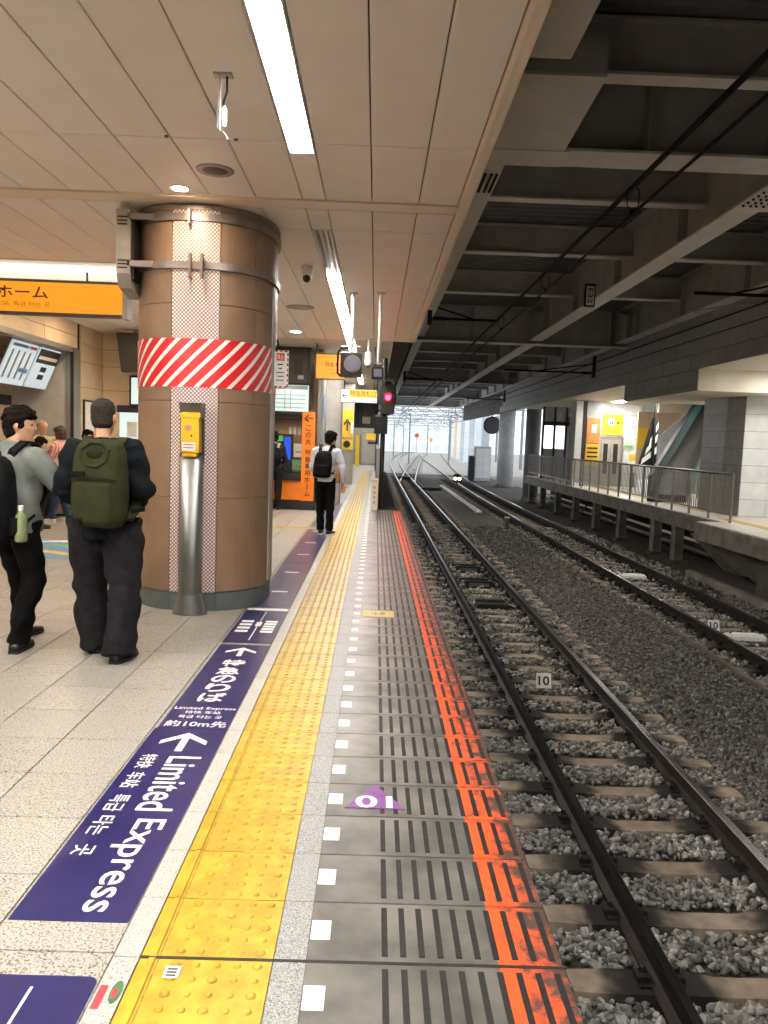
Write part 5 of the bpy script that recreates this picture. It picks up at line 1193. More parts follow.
obj('solid_panel', box(9.1, 14.3, 37.02, 37.08, 1.4, 3.0), 'block_wall', wf)
mir = thing('platform_mirror', 'round convex mirror on a bracket beside the pale round column', 'mirror', (8.2, 55.2, 2.4)); obj('disc', MB().tube([(8.25, 55.3, 2.9), (8.25, 55.1, 2.9)], .62, 20), 'box_dark', mir); obj('glass', MB().tube([(8.25, 55.1, 2.9), (8.25, 55.07, 2.9)], .54, 20), 'grey_iron', mir); obj('arm', MB().tube([(8.25, 55.3, 2.9), (8.25, 55.5, 5.56)], .05, 8), 'black_iron', mir)
ca = thing('equipment_cabinet', 'pale grey equipment cabinet left of the round column', 'cabinet', (8.3, 60, -1.3)); obj('body', box(7.75, 9.0, 60, 61, -1.33, 1.35), 'far_grey', ca); obj('door', box(7.85, 8.4, 59.96, 60, -1.1, 1.2), 'far_white', ca); obj('door', box(8.42, 8.95, 59.96, 60, -1.1, 1.2), 'far_white', ca); obj('dark_side', box(7.3, 7.7, 60, 60.6, -1.33, .6), 'box_dark', ca)
# ================================================================== BEYOND THE ROOF: open yard
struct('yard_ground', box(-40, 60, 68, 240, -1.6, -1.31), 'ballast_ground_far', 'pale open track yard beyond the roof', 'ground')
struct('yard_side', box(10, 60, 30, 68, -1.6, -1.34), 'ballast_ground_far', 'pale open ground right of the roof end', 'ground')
# steel gantries across the tracks
for i, yy in enumerate((70.5, 78.5, 90, 106, 124, 147, 168)):
    t = thing('catenary_gantry', 'grey lattice gantry over the yard tracks, number %s beyond the roof' % ('one', 'two', 'three', 'four', 'five', 'six', 'seven')[i], 'gantry', (6, yy, -1.3), 0, 'lattice gantries beyond the roof')
    x0, x1 = -6.5, 14.6 + 1.2*i
    for x in (x0, x1): obj('mast', box(x-.16, x+.16, yy-.16, yy+.16, -1.35, 6.2), 'gantry_grey', t)
    mb = MB(); mb.box(x0, x1, yy-.05, yy+.05, 5.0, 5.12); mb.box(x0, x1, yy-.05, yy+.05, 5.85, 5.97)
    n = 18
    for k in range(n):
        a, b = x0 + (x1-x0)*k/n, x0 + (x1-x0)*(k+1)/n
        mb.tube([(a, yy, 5.06), (b, yy, 5.9)] if k % 2 else [(a, yy, 5.9), (b, yy, 5.06)], .045, 4)
    obj('lattice_beam', mb, 'gantry_grey', t)
    for x in (2.2+.02*(yy-60), 6.5+.06*(yy-60)):
        obj('insulator_arm', MB().tube([(x, yy, 5.0), (x, yy, 4.2), (x+.7, yy, 3.9)], .05, 6), 'gantry_grey', t)
for k in range(4):
    x = 1.0 + 1.8*k
    tag(obj('overhead_line', MB().tube([(x, 68, 4.1+.15*(k % 3)), (x + 5, 170, 4.3+.15*(k % 3))], .03, 5), 'gantry_grey'), 'overhead line beyond the roof, %s from the left' % ('first', 'second', 'third', 'fourth', 'fifth', 'sixth')[k], 'wire', 'overhead lines beyond the roof')
# row of white columns and panels on the right
for k in range(9):
    yy = 75 + 8.5*k; x = 10.6 + .42*k
    t = thing('viaduct_column', 'tall white column in the row right of the yard, %s from the roof' % ('first', 'second', 'third', 'fourth', 'fifth', 'sixth', 'seventh', 'eighth', 'ninth')[k], 'column', (x, yy, -1.3), 0, 'white columns right of the yard')
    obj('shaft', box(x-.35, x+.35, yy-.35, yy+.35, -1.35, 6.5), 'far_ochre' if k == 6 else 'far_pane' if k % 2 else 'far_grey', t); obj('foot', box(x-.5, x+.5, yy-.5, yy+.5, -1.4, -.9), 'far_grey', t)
# row of posts on the left and a low wall
tag(obj('yard_wall', MB().box(-5, -2.2, 70, 150, -1.35, 1.2).box(-5, -2.1, 70, 150, 1.2, 1.35), 'far_white'), 'low white wall left of the far tracks', 'wall')
for k in range(9):
    x, yy = (-1.6, 0.2, 4.2, 9.4, -1.2, 12.6, 3.2, 10.4, 6.2)[k], (73, 84, 97, 99, 101, 131, 139, 156, 176)[k]
    t = thing('line_mast', 'grey upright mast among the yard tracks, %s from the roof' % ('first', 'second', 'third', 'fourth', 'fifth', 'sixth', 'seventh', 'eighth', 'ninth')[k], 'mast', (x, yy, -1.35), 0, 'masts among the yard tracks')
    obj('pole', MB().lathe([(.11, 0), (.09, 6.4)], seg=8), 'gantry_grey', t, local=True); obj('arm', MB().tube([(0, 0, 5.4), (1.6, 0, 5.7)], .05, 6), 'gantry_grey', t, local=True); obj('stay', MB().tube([(0, 0, 6.2), (1.6, 0, 5.7)], .03, 6), 'gantry_grey', t, local=True)
# building across the end with windows
bd_ = thing('far_building', 'pale building with a row of windows across the end of the yard', 'building', (8, 205, -1.4))
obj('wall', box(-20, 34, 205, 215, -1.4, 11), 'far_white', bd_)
for k in range(16):
    x = -14 + 2.9*k
    f = obj('window', box(x, x+2.1, 204.9, 205, 2.4, 6.2), 'far_white', bd_); obj('pane', box(x+.15, x+1.95, 204.85, 204.9, 2.6, 6.0), 'far_pane', f)
    obj('lower_opening', box(x+.2, x+1.9, 204.9, 205, -.6, 1.0), 'far_pane', bd_)
rs = thing('railway_signal', 'distant signal with a red disc beyond the turnout', 'signal', (7.9, 150, -1.3)); obj('post', MB().tube([(7.9, 150, -1.3), (7.9, 150, 3.2)], .1, 8), 'far_grey', rs); obj('disc', MB().tube([(7.9, 149.9, 2.7), (7.9, 149.8, 2.7)], .42, 16), 'poster_red', rs)
ol = thing('far_lamp', 'distant orange lit lamp beyond the gantries', 'lamp', (13.2, 160, -1.3)); obj('post', MB().tube([(11.4, 160, -1.3), (11.4, 160, 1.5)], .1, 8), 'far_grey', ol); obj('head', MB().ell((11.4, 160, 2), (.35, .3, .45)), 'orange_light', ol)
# unseen wall added behind the viewer, keeping sky light out
struct('added_wall_rear', MB().box(-9.2, 14.5, -12.3, -12, -1.6, 5.9), 'concrete_dark', 'added unseen wall blocking daylight behind the viewer', 'wall')
struct('wall_concourse', MB().box(-9.2, -9.0, -12, 40, 0, 3.8), 'wall_beige', 'beige wall at the far left of the concourse', 'wall')
struct('wall_block_left', MB().box(-9.2, -1.35, 39.5, 39.7, -1.5, 3.8).box(-9.2, -3.2, 17.5, 17.7, 0, 3.6), 'wall_beige', 'beige wall closing the concourse behind the counter', 'wall')
# ================================================================== PEOPLE
mat('skin', 'c99a7c', 'c08f72', 9, .55); mat('skin_pale', 'd3a78b', 'c99a7f', 9, .55)
mat('hair_black', '0b0908', '16110f', 60, .85, stretch=(1, 1, .3)); mat('hair_grey', '29241f', '39332d', 90, .7); mat('hair_brown', '33211a', '46302a', 60, .5)
mat('jacket_navy', '0c1014', '13181d', 14, .75, bump=.15, bscale=40); mat('trousers_grey', '1c1b1e', '252427', 14, .9, bump=.15, bscale=60)
mat('shirt_grey', '6a6f6b', '777c77', 10, .85, bump=.12, bscale=40); mat('trousers_black', '09090a', '101012', 12, .85)
mat('shoe_black', '0e0d0d', '191817', 20, .5); mat('sole_dark', '1b1a19', None, rough=.7); mat('sole_white', 'd8d6d0', None, rough=.6)
mat('bag_olive', '292b19', '31341f', 8, .8, bump=.2, bscale=120); mat('bag_olive_dark', '1a1b10', '202214', 8, .8); mat('bag_black', '0b0b0d', '131316', 10, .75, bump=.15, bscale=80)
mat('strap_black', '0c0c0d', None, rough=.7); mat('bottle_green', '8b9470', '6f7a55', 20, .25); mat('bottle_cap', 'd6d6d2', None, rough=.4)
mat('shirt_white', 'b9bec9', 'c8ccd5', 9, .8); mat('jeans', '39465a', '2f3b4e', 14, .85); mat('shirt_dark', '23242a', '2d2e35', 12, .85); mat('shirt_yellow', 'a09668', 'b0a67c', 12, .85)
mat('shirt_pale', 'cfcfc4', 'dcdcd2', 12, .85); mat('tote_brown', 'a8744a', '96653f', 8, .7); mat('eye_dark', '0d0a09', None, rough=.2); mat('lip', '9c5a4e', None, rough=.5); mat('shoe_white', 'cdcdc8', None, rough=.6)
m = mat('shirt_pink', 'c98f86', None, rough=.85)
nt = m.node_tree; N = nt.nodes; L = nt.links; tcn = N.new('ShaderNodeTexCoord'); wv_ = N.new('ShaderNodeTexWave'); wv_.inputs['Scale'].default_value = 9; wv_.bands_direction = 'X'; wv_.inputs['Distortion'].default_value = .6
rp = N.new('ShaderNodeValToRGB'); rp.color_ramp.elements[0].color = lin('b8676a'); rp.color_ramp.elements[1].color = lin('dfbfae'); L.new(tcn.outputs['Object'], wv_.inputs[0]); L.new(wv_.outputs[0], rp.inputs[0]); L.new(rp.outputs[0], N['Principled BSDF'].inputs['Base Color'])

for k_ in ('jacket_navy', 'trousers_grey', 'trousers_black', 'shirt_grey', 'shirt_dark', 'bag_olive', 'bag_olive_dark', 'bag_black', 'strap_black', 'hair_black', 'hair_grey', 'jeans'):
    MATS[k_].node_tree.nodes['Principled BSDF'].inputs['Specular IOR Level'].default_value = .12

def fuse(name, mb, mats, parent, voxel=.012, smooth=4, wrinkle=0, seed=0, wscale=1.0):
    """overlapping closed pieces fused into one continuous smooth surface"""
    me0 = mb.mesh(name, None); ob = bpy.data.objects.new(name, me0); C.objects.link(ob)
    md = ob.modifiers.new('r', 'REMESH'); md.mode = 'VOXEL'; md.voxel_size = voxel; md.use_smooth_shade = True
    ms = ob.modifiers.new('s', 'SMOOTH'); ms.iterations = smooth; ms.factor = .5
    me = bpy.data.meshes.new_from_object(ob.evaluated_get(dgraph())); bpy.data.objects.remove(ob); bpy.data.meshes.remove(me0)
    me.name = name
    if wrinkle:
        n = len(me.vertices); a = np.empty(n*3); me.vertices.foreach_get('co', a); a = a.reshape(-1, 3)
        nr = np.empty(n*3); me.vertices.foreach_get('normal', nr); nr = nr.reshape(-1, 3)
        r_ = np.random.default_rng(seed + 1); d = np.zeros(n)
        for q in range(5):
            k = r_.normal(size=3) * np.array([14, 14, 26]) * wscale; ph_ = r_.uniform(0, 6); k2 = r_.normal(size=3) * 9
            d += np.sin(a @ k + ph_ + 1.6*np.sin(a @ k2)) / 5
        d = np.sign(d) * np.abs(d) ** .8
        a = a + nr * (d * wrinkle)[:, None]; me.vertices.foreach_set('co', a.ravel())
    me.materials.clear(); me.materials.append(MATS[mats]); me.polygons.foreach_set('use_smooth', [True]*len(me.polygons)); me.update()
    return link(name, me, parent)

def rotz(v, a): return (v[0]*math.cos(a) - v[1]*math.sin(a), v[0]*math.sin(a) + v[1]*math.cos(a), v[2])
BASE = dict(hipL=(-.09, 0, .92), hipR=(.09, 0, .92), kneL=(-.10, .03, .50), kneR=(.10, .03, .50), ankL=(-.105, -.02, .085), ankR=(.105, -.02, .085),
    shL=(-.175, 0, 1.405), shR=(.175, 0, 1.405), elbL=(-.235, -.03, 1.13), elbR=(.235, -.03, 1.13), wriL=(-.235, .05, .88), wriR=(.235, .05, .88),
    waist=(0, 0, 1.05), chest=(0, 0, 1.28), neck=(0, -.005, 1.46), head=(0, .02, 1.60), toeL=(0, 1), toeR=(0, 1), handL=None, handR=None)
def hand(mb, wri, d, side, s=1.0, curl=.6):
    """palm, four curled fingers of unequal length and a thumb from the side of the palm; d points from wrist to knuckles"""
    w0 = Vector(wri); d = Vector(d).normalized(); up = Vector((0, 0, 1)) if abs(d.z) < .8 else Vector((0, 1, 0))
    a = d.cross(up).normalized(); b = a.cross(d).normalized()      # a: across the palm, b: back-of-hand normal
    kn = w0 + d*.085*s
    mb.tube([w0 - d*.01, w0 + d*.03*s, w0 + d*.07*s, kn], [.024*s, .032*s, .038*s, .034*s], 10, [.017*s, .016*s, .015*s, .012*s], up=a)
    for k, ln in enumerate((.068, .078, .072, .056)):
        o = kn + a*((k-1.5)*.0205*s); c_ = curl
        p1 = o + (d*math.cos(.3*c_) - b*math.sin(.3*c_))*ln*.45*s; p2 = p1 + (d*math.cos(1.1*c_) - b*math.sin(1.1*c_))*ln*.32*s; p3 = p2 + (d*math.cos(1.7*c_) - b*math.sin(1.7*c_))*ln*.23*s
        mb.tube([o - d*.015, p1, p2, p3], [.0095*s, .009*s, .0085*s, .007*s], 8)
    th0 = w0 + d*.025*s - a*side*.03*s
    mb.tube([w0 + d*.02*s - a*side*.015*s, th0, th0 + (d*.7 - a*side*.6 - b*.3)*.035*s, th0 + (d*.9 - a*side*.35 - b*.5)*.06*s], [.013*s, .013*s, .011*s, .009*s], 8)
def head_piece(mb, c, yaw, pitch=0, sc=1.0):
    st_ = len(mb.v)
    mb.loft([(0, .050, -.118, .022, .020), (0, .040, -.108, .038, .038), (0, .024, -.085, .052, .062), (0, .010, -.05, .064, .080), (0, .002, -.01, .070, .091), (0, -.004, .03, .074, .096), (0, -.008, .065, .072, .093), (0, -.010, .095, .058, .076), (0, -.010, .113, .035, .046), (0, -.010, .120, .012, .016)], 20)
    mb.tube([(0, .082, .018), (0, .096, -.005), (0, .104, -.022), (0, .090, -.034)], [.009, .011, .014, .010], 8)          # nose
    mb.ell((0, .078, .028), (.045, .012, .010)); mb.ell((0, .082, -.062), (.024, .010, .008)); mb.ell((0, .074, -.098), (.02, .012, .014))   # brow, lips, chin
    for s in (-1, 1):
        mb.ell((s*.074, -.012, -.008), (.010, .019, .031)); mb.ell((s*.045, .058, -.02), (.018, .02, .02))
    M_ = Matrix.Translation(c) @ Matrix.Rotation(yaw, 4, 'Z') @ Matrix.Rotation(pitch, 4, 'X') @ Matrix.Scale(sc, 4); mb.xf(M_, st_); return M_
def hair_piece(M_, style):
    mb = MB()
    if style == 'buzz':
        mb.loft([(0, -.030, -.070, .050, .046), (0, -.026, -.045, .068, .066), (0, -.018, 0, .0745, .078), (0, -.010, .035, .0775, .094), (0, -.010, .07, .0755, .096), (0, -.012, .10, .062, .080), (0, -.012, .12, .036, .046), (0, -.012, .126, .01, .013)], 20)
    elif style == 'short':
        mb.loft([(0, -.052, -.085, .050, .040), (0, -.046, -.05, .072, .060), (0, -.036, 0, .082, .076), (0, -.020, .03, .086, .096), (0, -.006, .055, .088, .112), (0, -.006, .085, .082, .106), (0, -.008, .118, .062, .080), (0, -.01, .138, .026, .036)], 20)
        for s in (-1, 1): mb.ell((s*.072, .018, .025), (.016, .030, .050)); mb.ell((s*.035, .066, .084), (.04, .030, .026))
    elif style == 'bob':
        mb.loft([(0, -.045, -.115, .070, .052), (0, -.042, -.07, .086, .072), (0, -.030, 0, .090, .086), (0, -.015, .05, .090, .106), (0, -.008, .09, .078, .098), (0, -.01, .12, .055, .07), (0, -.01, .137, .02, .03)], 20)
        for s in (-1, 1): mb.ell((s*.078, .022, -.03), (.016, .034, .075))
    elif style == 'ring':
        mb.loft([(0, -.045, -.07, .060, .045), (0, -.035, -.03, .076, .068), (0, -.03, .02, .078, .074), (0, -.035, .05, .06, .06)], 20)
    mb.xf(M_); return mb
def person(label, loc, rz, h, J=None, top='shirt_grey', bottom='trousers_black', shoes='shoe_black', sole='sole_dark', skin='skin', hair=('short', 'hair_black'),
           yaw=0, pitch=0, voxel=.014, loose=0.0, leg_r=(.098, .080, .066, .058), arm_r=(.068, .056, .046), hem=.88, wr=.012, sleeve=1.0, seed=0, hem_z=.075, face=True):
    s = h / 1.73; j = dict(BASE); j.update(J or {})
    P = lambda k: Vector(j[k]) * s
    root = thing('person', label, 'person', loc, rz)
    V = lambda a, b, t: P(a) + (P(b) - P(a)) * t
    def torso(mb, inf, z_hem=None, k=1.0):
        w_, c_, n_ = P('waist'), P('chest'), P('neck'); hm = (P('hipL') + P('hipR')) / 2
        secs = [((hm.x, hm.y, (z_hem*s if z_hem else hm.z - .04)), .150, .110), (tuple(hm + Vector((0, 0, .03))), .158, .115), (tuple(w_), .140, .105), (tuple((w_+c_)/2), .152, .112), (tuple(c_), .172, .120), (tuple(c_ + (n_-c_)*.55), .178, .108), (tuple(c_ + (n_-c_)*.82), .115, .080), (tuple(n_), .062, .062)]
        mb.loft([(p[0], p[1], p[2], rx*s*k + inf, ry*s*k + inf) for p, rx, ry in secs], 20, 2.3)
        for sd in 'LR': mb.tube([tuple(V('neck', 'sh'+sd, .25) - Vector((0, 0, .05*s))), tuple(V('neck', 'sh'+sd, .7) - Vector((0, 0, .035*s))), tuple(P('sh'+sd) - Vector((0, 0, .02*s)))], [.06*s+inf, .062*s+inf, .056*s+inf], 10)
    # --- continuous body
    b = MB(); torso(b, -.008, k=.95)
    for sd in 'LR':
        b.tube([tuple(P('hip'+sd)), tuple(V('hip'+sd, 'kne'+sd, .5)), tuple(P('kne'+sd)), tuple(V('kne'+sd, 'ank'+sd, .35)), tuple(P('ank'+sd))], [.082*s, .072*s, .052*s, .052*s, .035*s], 12)
        a_ = P('ank'+sd); td = Vector((*j['toe'+sd], 0)).normalized(); b.tube([tuple(a_ - td*.04*s - Vector((0, 0, .045*s))), tuple(a_ + td*.06*s - Vector((0, 0, .045*s))), tuple(a_ + td*.15*s - Vector((0, 0, .058*s)))], [.032*s, .036*s, .022*s], 10)
        b.tube([tuple(P('sh'+sd)), tuple(V('sh'+sd, 'elb'+sd, .5)), tuple(P('elb'+sd)), tuple(V('elb'+sd, 'wri'+sd, .4)), tuple(P('wri'+sd))], [.048*s, .046*s, .038*s, .037*s, .025*s], 12)
        hd_ = j['hand'+sd] or tuple(P('wri'+sd) - P('elb'+sd)); hand(b, tuple(P('wri'+sd)), hd_, 1 if sd == 'L' else -1, s*1.05)
    b.tube([tuple(P('neck') - Vector((0, 0, .05*s))), tuple(P('neck') + Vector((0, 0, .03*s))), tuple(P('head') - Vector((0, .015*s, .06*s)))], [.058*s, .052*s, .05*s], 12)
    HM = head_piece(b, tuple(P('head')), yaw, pitch, s)
    fuse('body', b, skin, root, min(voxel, .010), 2)
    # --- clothes
    t = MB(); torso(t, .014 + loose*.5, hem)
    for sd in 'LR':
        sp_ = P('sh'+sd); t.ell((sp_.x*.97, sp_.y, sp_.z - .012*s), (arm_r[0]*1.08*s + loose*.3, arm_r[0]*1.08*s + loose*.3, arm_r[0]*1.0*s + loose*.3))
        q = [V('sh'+sd, 'elb'+sd, 0), V('sh'+sd, 'elb'+sd, .5), P('elb'+sd), V('elb'+sd, 'wri'+sd, .5), V('elb'+sd, 'wri'+sd, .96)]; r_ = [arm_r[0], arm_r[0]*.95, arm_r[1]*1.04, arm_r[1]*.98, arm_r[2]]
        if sleeve < 1: q = q[:3]; r_ = r_[:3]
        t.tube([tuple(x) for x in q], [x*s + loose*.3 for x in r_], 14)
    nk = P('neck'); t.tube([(nk.x + (.066*s)*math.cos(a_*PI/6), nk.y + (.066*s)*math.sin(a_*PI/6), nk.z - .005*s - .018*s*math.sin(a_*PI/6)) for a_ in range(13)], .017*s, 8)
    fuse('top', t, top, root, voxel, 3, wr, seed)
    t = MB(); hm = (P('hipL') + P('hipR'))/2
    t.loft([(hm.x, hm.y, hm.z - .10*s, .135*s, .105*s), (hm.x, hm.y, hm.z - .02*s, .160*s, .122*s), (hm.x, hm.y, hm.z + .10*s, .150*s, .115*s)], 20, 2.3)
    for sd in 'LR':
        a_ = P('ank'+sd); kn = P('kne'+sd); hz = Vector((a_.x, a_.y, max(a_.z - .085*s + hem_z*s, .02)))
        t.tube([tuple(P('hip'+sd) + Vector((0, 0, .02))), tuple(V('hip'+sd, 'kne'+sd, .45)), tuple(kn), tuple(V('kne'+sd, 'ank'+sd, .5)), tuple(hz)], [leg_r[0]*s, leg_r[1]*1.12*s, leg_r[1]*s, leg_r[2]*s, leg_r[3]*s], 16, [leg_r[0]*1.1*s, leg_r[1]*1.15*s, leg_r[1]*1.05*s, leg_r[2]*1.1*s, leg_r[3]*1.2*s], up=(1, 0, 0))
    fuse('trousers', t, bottom, root, voxel, 3, wr, seed + 3, .8)
    for sd in 'LR':
        a_ = P('ank'+sd); td = Vector((*j['toe'+sd], 0)).normalized(); rt = Vector((td.y, -td.x, 0)); f_ = MB(); base = Vector((a_.x, a_.y, a_.z - .085*s))
        secs = [(-.075, .030, .060), (-.055, .038, .085), (.0, .040, .095), (.07, .046, .072), (.13, .048, .056), (.185, .036, .046), (.205, .018, .034)]
        vs = []; n_ = 12
        for (u_, w2, hh) in secs:
            for k in range(n_):
                th = 2*PI*k/n_; c_, s_ = math.cos(th), math.sin(th)
                p = base + td*u_*s + rt*(w2*s*math.copysign(abs(c_)**.7, c_)) + Vector((0, 0, (.018 + (hh-.018)/2*(1 + math.copysign(abs(s_)**.8, s_)))*s)); vs.append(tuple(p))
        f_.add(vs, [(i*n_+k, i*n_+(k+1) % n_, (i+1)*n_+(k+1) % n_, (i+1)*n_+k) for i in range(len(secs)-1) for k in range(n_)] + [tuple(range(n_))[::-1], tuple(range((len(secs)-1)*n_, len(secs)*n_))])
        so_ = obj('shoe', f_, shoes, root, smooth=True, local=True)
        q = MB(); out = [(u_, w2*1.06) for u_, w2, hh in secs]; pts = [base + td*u_*s + rt*w2*s for u_, w2 in out] + [base + td*u_*s - rt*w2*s for u_, w2 in out[::-1]]
        n2 = len(pts); q.add([(p.x, p.y, base.z) for p in pts] + [(p.x, p.y, base.z + .022*s) for p in pts], [tuple(range(n2))[::-1], tuple(range(n2, 2*n2))] + [(i, (i+1) % n2, n2 + (i+1) % n2, n2 + i) for i in range(n2)])
        obj('sole', q, sole, so_, local=True)
    fuse('hair', hair_piece(HM, hair[0]), hair[1], root, .007, 2, .012 if hair[0] != 'buzz' else .0012, seed, 4.5)
    if face:
        for sx_ in (-.032, .032): e = MB().ell((sx_, .082, .004), (.014, .008, .006)); e.xf(HM); obj('eye', e, 'eye_dark', root, local=True)
        e = MB().ell((0, .088, -.062), (.020, .006, .0035)); e.xf(HM); obj('mouth', e, 'lip', root, local=True)
    return root

# ---- man with the olive backpack, seen from behind
MANP = (-1.845, 5.24, 0)
person('man with short grey hair in a dark jacket and wide grey trousers, seen from behind', MANP, 0, 1.775,
    dict(ankL=(-.090, .12, .085), kneL=(-.115, .08, .49), ankR=(.150, -.11, .085), kneR=(.15, .0, .49), hipL=(-.10, 0, .91), hipR=(.125, 0, .91), toeL=(-.25, 1), toeR=(.2, 1),
         shL=(-.185, 0, 1.40), shR=(.185, 0, 1.40), elbL=(-.25, -.03, 1.12), wriL=(-.13, .17, 1.04), elbR=(.255, .01, 1.13), wriR=(.13, .22, 1.04), head=(-.0, .015, 1.605)),
    'jacket_navy', 'trousers_grey', hair=('buzz', 'hair_grey'), voxel=.010, loose=.016, leg_r=(.122, .112, .108, .104), arm_r=(.076, .074, .056), hem=.80, wr=.022, seed=4, hem_z=.045)
# ---- young man in the grey shirt turning to the right
BOYP = (-2.47, 5.32, 0)
person('young man with black hair in a grey shirt turning to his companion on the right', BOYP, -.30, 1.70,
    dict(ankL=(-.22, .30, .085), kneL=(-.17, .22, .49), ankR=(.03, -.03, .085), kneR=(.09, .05, .50), toeL=(0, 1), toeR=(-.3, 1),
         shL=(-.18, .02, 1.40), shR=(.18, -.02, 1.395), elbR=(.30, .10, 1.19), wriR=(.42, .24, 1.08), elbL=(-.23, -.04, 1.13), wriL=(-.20, .15, .98), head=(.015, .03, 1.60), handR=(.8, .6, .1)),
    'shirt_grey', 'trousers_black', hair=('short', 'hair_black'), yaw=-1.05, voxel=.010, loose=.018, leg_r=(.10, .082, .076, .064), arm_r=(.080, .074, .066), hem=.86, wr=.020, seed=11, hem_z=.06)
# ---- man in the white shirt on the platform
P2P = (-.80, 12.45, 0)
person('man in a white shirt and black trousers leaning to look along the platform', P2P, -.12, 1.70,
    dict(ankL=(-.06, .02, .085), ankR=(.10, -.05, .085), kneL=(-.08, .04, .50), kneR=(.09, .02, .50), waist=(.0, 0, 1.05), chest=(.0, .02, 1.27), neck=(.03, .04, 1.44), head=(.07, .06, 1.575),
         shL=(-.16, .02, 1.385), shR=(.19, .03, 1.375), elbR=(.275, .0, 1.10), wriR=(.29, .04, .85), elbL=(-.22, .0, 1.11), wriL=(-.18, .15, .95), toeL=(-.1, 1), toeR=(.25, 1)),
    'shirt_white', 'trousers_black', sole='sole_white', hair=('short', 'hair_black'), yaw=-.55, loose=.008, leg_r=(.096, .076, .066, .060), seed=21)
# ---- people in the background
person('woman in a pink striped blouse and jeans facing left by the ticket desk', (-5.22, 12.85, 0), 1.45, 1.60, dict(elbL=(-.22, .12, 1.15), wriL=(-.15, .30, 1.12), elbR=(.22, .10, 1.15), wriR=(.12, .28, 1.10), ankL=(-.12, .12, .085), ankR=(.12, -.10, .085)),
    'shirt_pink', 'jeans', 'shoe_white', 'sole_white', 'skin_pale', ('bob', 'hair_brown'), yaw=.2, pitch=-.2, loose=.02, seed=31)
person('bald man in a yellowish shirt standing behind the young man', (-5.72, 13.3, 0), -2.3, 1.70, dict(wriR=(.15, .25, 1.1), wriL=(-.15, .25, 1.1)), 'shirt_yellow', 'trousers_grey', hair=('ring', 'hair_grey'), pitch=-.25, seed=41)
person('dark-haired person in a pale shirt bending between the bald man and the woman', (-5.2, 12.0, 0), -1.2, 1.42, dict(wriR=(.15, .28, 1.0), wriL=(-.15, .28, 1.0)), 'shirt_pale', 'trousers_grey', hair=('short', 'hair_black'), pitch=-.35, seed=51)
person('person in dark clothes by the framed poster behind the short-haired man', (-5.22, 14.0, 0), -1.9, 1.56, dict(wriR=(.14, .25, 1.05), wriL=(-.14, .25, 1.05)), 'shirt_dark', 'trousers_black', hair=('short', 'hair_black'), pitch=-.1, seed=61)
person('man in dark clothes standing at the ticket counter half hidden by the column', (-2.12, 16.2, 0), .15, 1.66, dict(wriR=(.16, .28, 1.05), elbR=(.24, .06, 1.12), wriL=(-.16, .28, 1.05), elbL=(-.24, .06, 1.12)), 'shirt_dark', 'trousers_grey', 'shoe_black', 'sole_white', hair=('short', 'hair_black'), seed=71)

# ---- backpacks
def ribbon(mb, path, w_, th, side=(1, 0, 0)):
    pts = [Vector(p) for p in path]; sd = Vector(side); vs = []; fs = []
    for i, p in enumerate(pts):
        t = (pts[min(i+1, len(pts)-1)] - pts[max(i-1, 0)]).normalized(); a = (sd - t*sd.dot(t)).normalized(); b = t.cross(a)
        vs += [tuple(p + a*w_/2 + b*th/2), tuple(p - a*w_/2 + b*th/2), tuple(p - a*w_/2 - b*th/2), tuple(p + a*w_/2 - b*th/2)]
    n = len(pts)
    for i in range(n-1):
        for k in range(4): fs.append((i*4+k, i*4+(k+1) % 4, (i+1)*4+(k+1) % 4, (i+1)*4+k))
    mb.add(vs, fs + [(3, 2, 1, 0), (n*4-4, n*4-3, n*4-2, n*4-1)]); return mb
def sack(secs, pw=3.2, seg=28): return MB().loft(secs, seg, pw)
bp = thing('backpack', 'olive green backpack worn by the short-haired man', 'backpack', (MANP[0]+.075, MANP[1]-.13, .045), -.12)
body = sack([(0, -.07, .880, .115, .075), (0, -.085, .90, .148, .105), (0, -.10, .97, .168, .125), (0, -.10, 1.10, .174, .130), (0, -.095, 1.24, .170, .120), (0, -.085, 1.36, .158, .105), (0, -.075, 1.425, .138, .085), (0, -.06, 1.455, .09, .05)])
fuse('main_bag', body, 'bag_olive', bp, .012, 5, .004, 5, .7)
fuse('front_pocket', sack([(0, -.16, .90, .10, .05), (0, -.175, .93, .13, .06), (0, -.185, 1.05, .138, .062), (0, -.18, 1.17, .132, .055), (0, -.165, 1.21, .115, .04)]), 'bag_olive', bp, .012, 5, .003, 6, .8)
obj('zip_flap', ribbon(MB(), [(-.15, -.19, 1.19), (-.08, -.225, 1.205), (0, -.235, 1.21), (.08, -.225, 1.205), (.15, -.19, 1.19)], .022, .008, (0, 0, 1)), 'bag_olive_dark', bp, local=True)
obj('buckle_strap', ribbon(MB(), [(-.155, -.10, 1.215), (-.16, -.17, 1.225), (-.10, -.225, 1.235), (-.04, -.225, 1.235)], .032, .010, (0, 0, 1)), 'strap_black', bp, local=True)
obj('hood_opening', MB().tube([(-.085, -.185, 1.33), (-.09, -.175, 1.39), (-.04, -.155, 1.43), (.04, -.155, 1.43), (.09, -.175, 1.39), (.085, -.19, 1.32), (.03, -.205, 1.28), (-.03, -.205, 1.285), (-.085, -.185, 1.33)], .014, 8), 'bag_olive', bp, local=True)
obj('inner_pouch', MB().ell((0, -.165, 1.355), (.075, .035, .055)), 'bag_olive_dark', bp, local=True)
obj('bottom_strap', ribbon(MB(), [(-.16, -.12, .93), (-.13, -.19, .935), (-.06, -.235, .925)], .03, .008, (0, 0, 1)), 'strap_black', bp, local=True); obj('label_patch', MB().box(-.095, -.055, -.240, -.228, .935, .955), 'strap_black', bp, local=True)
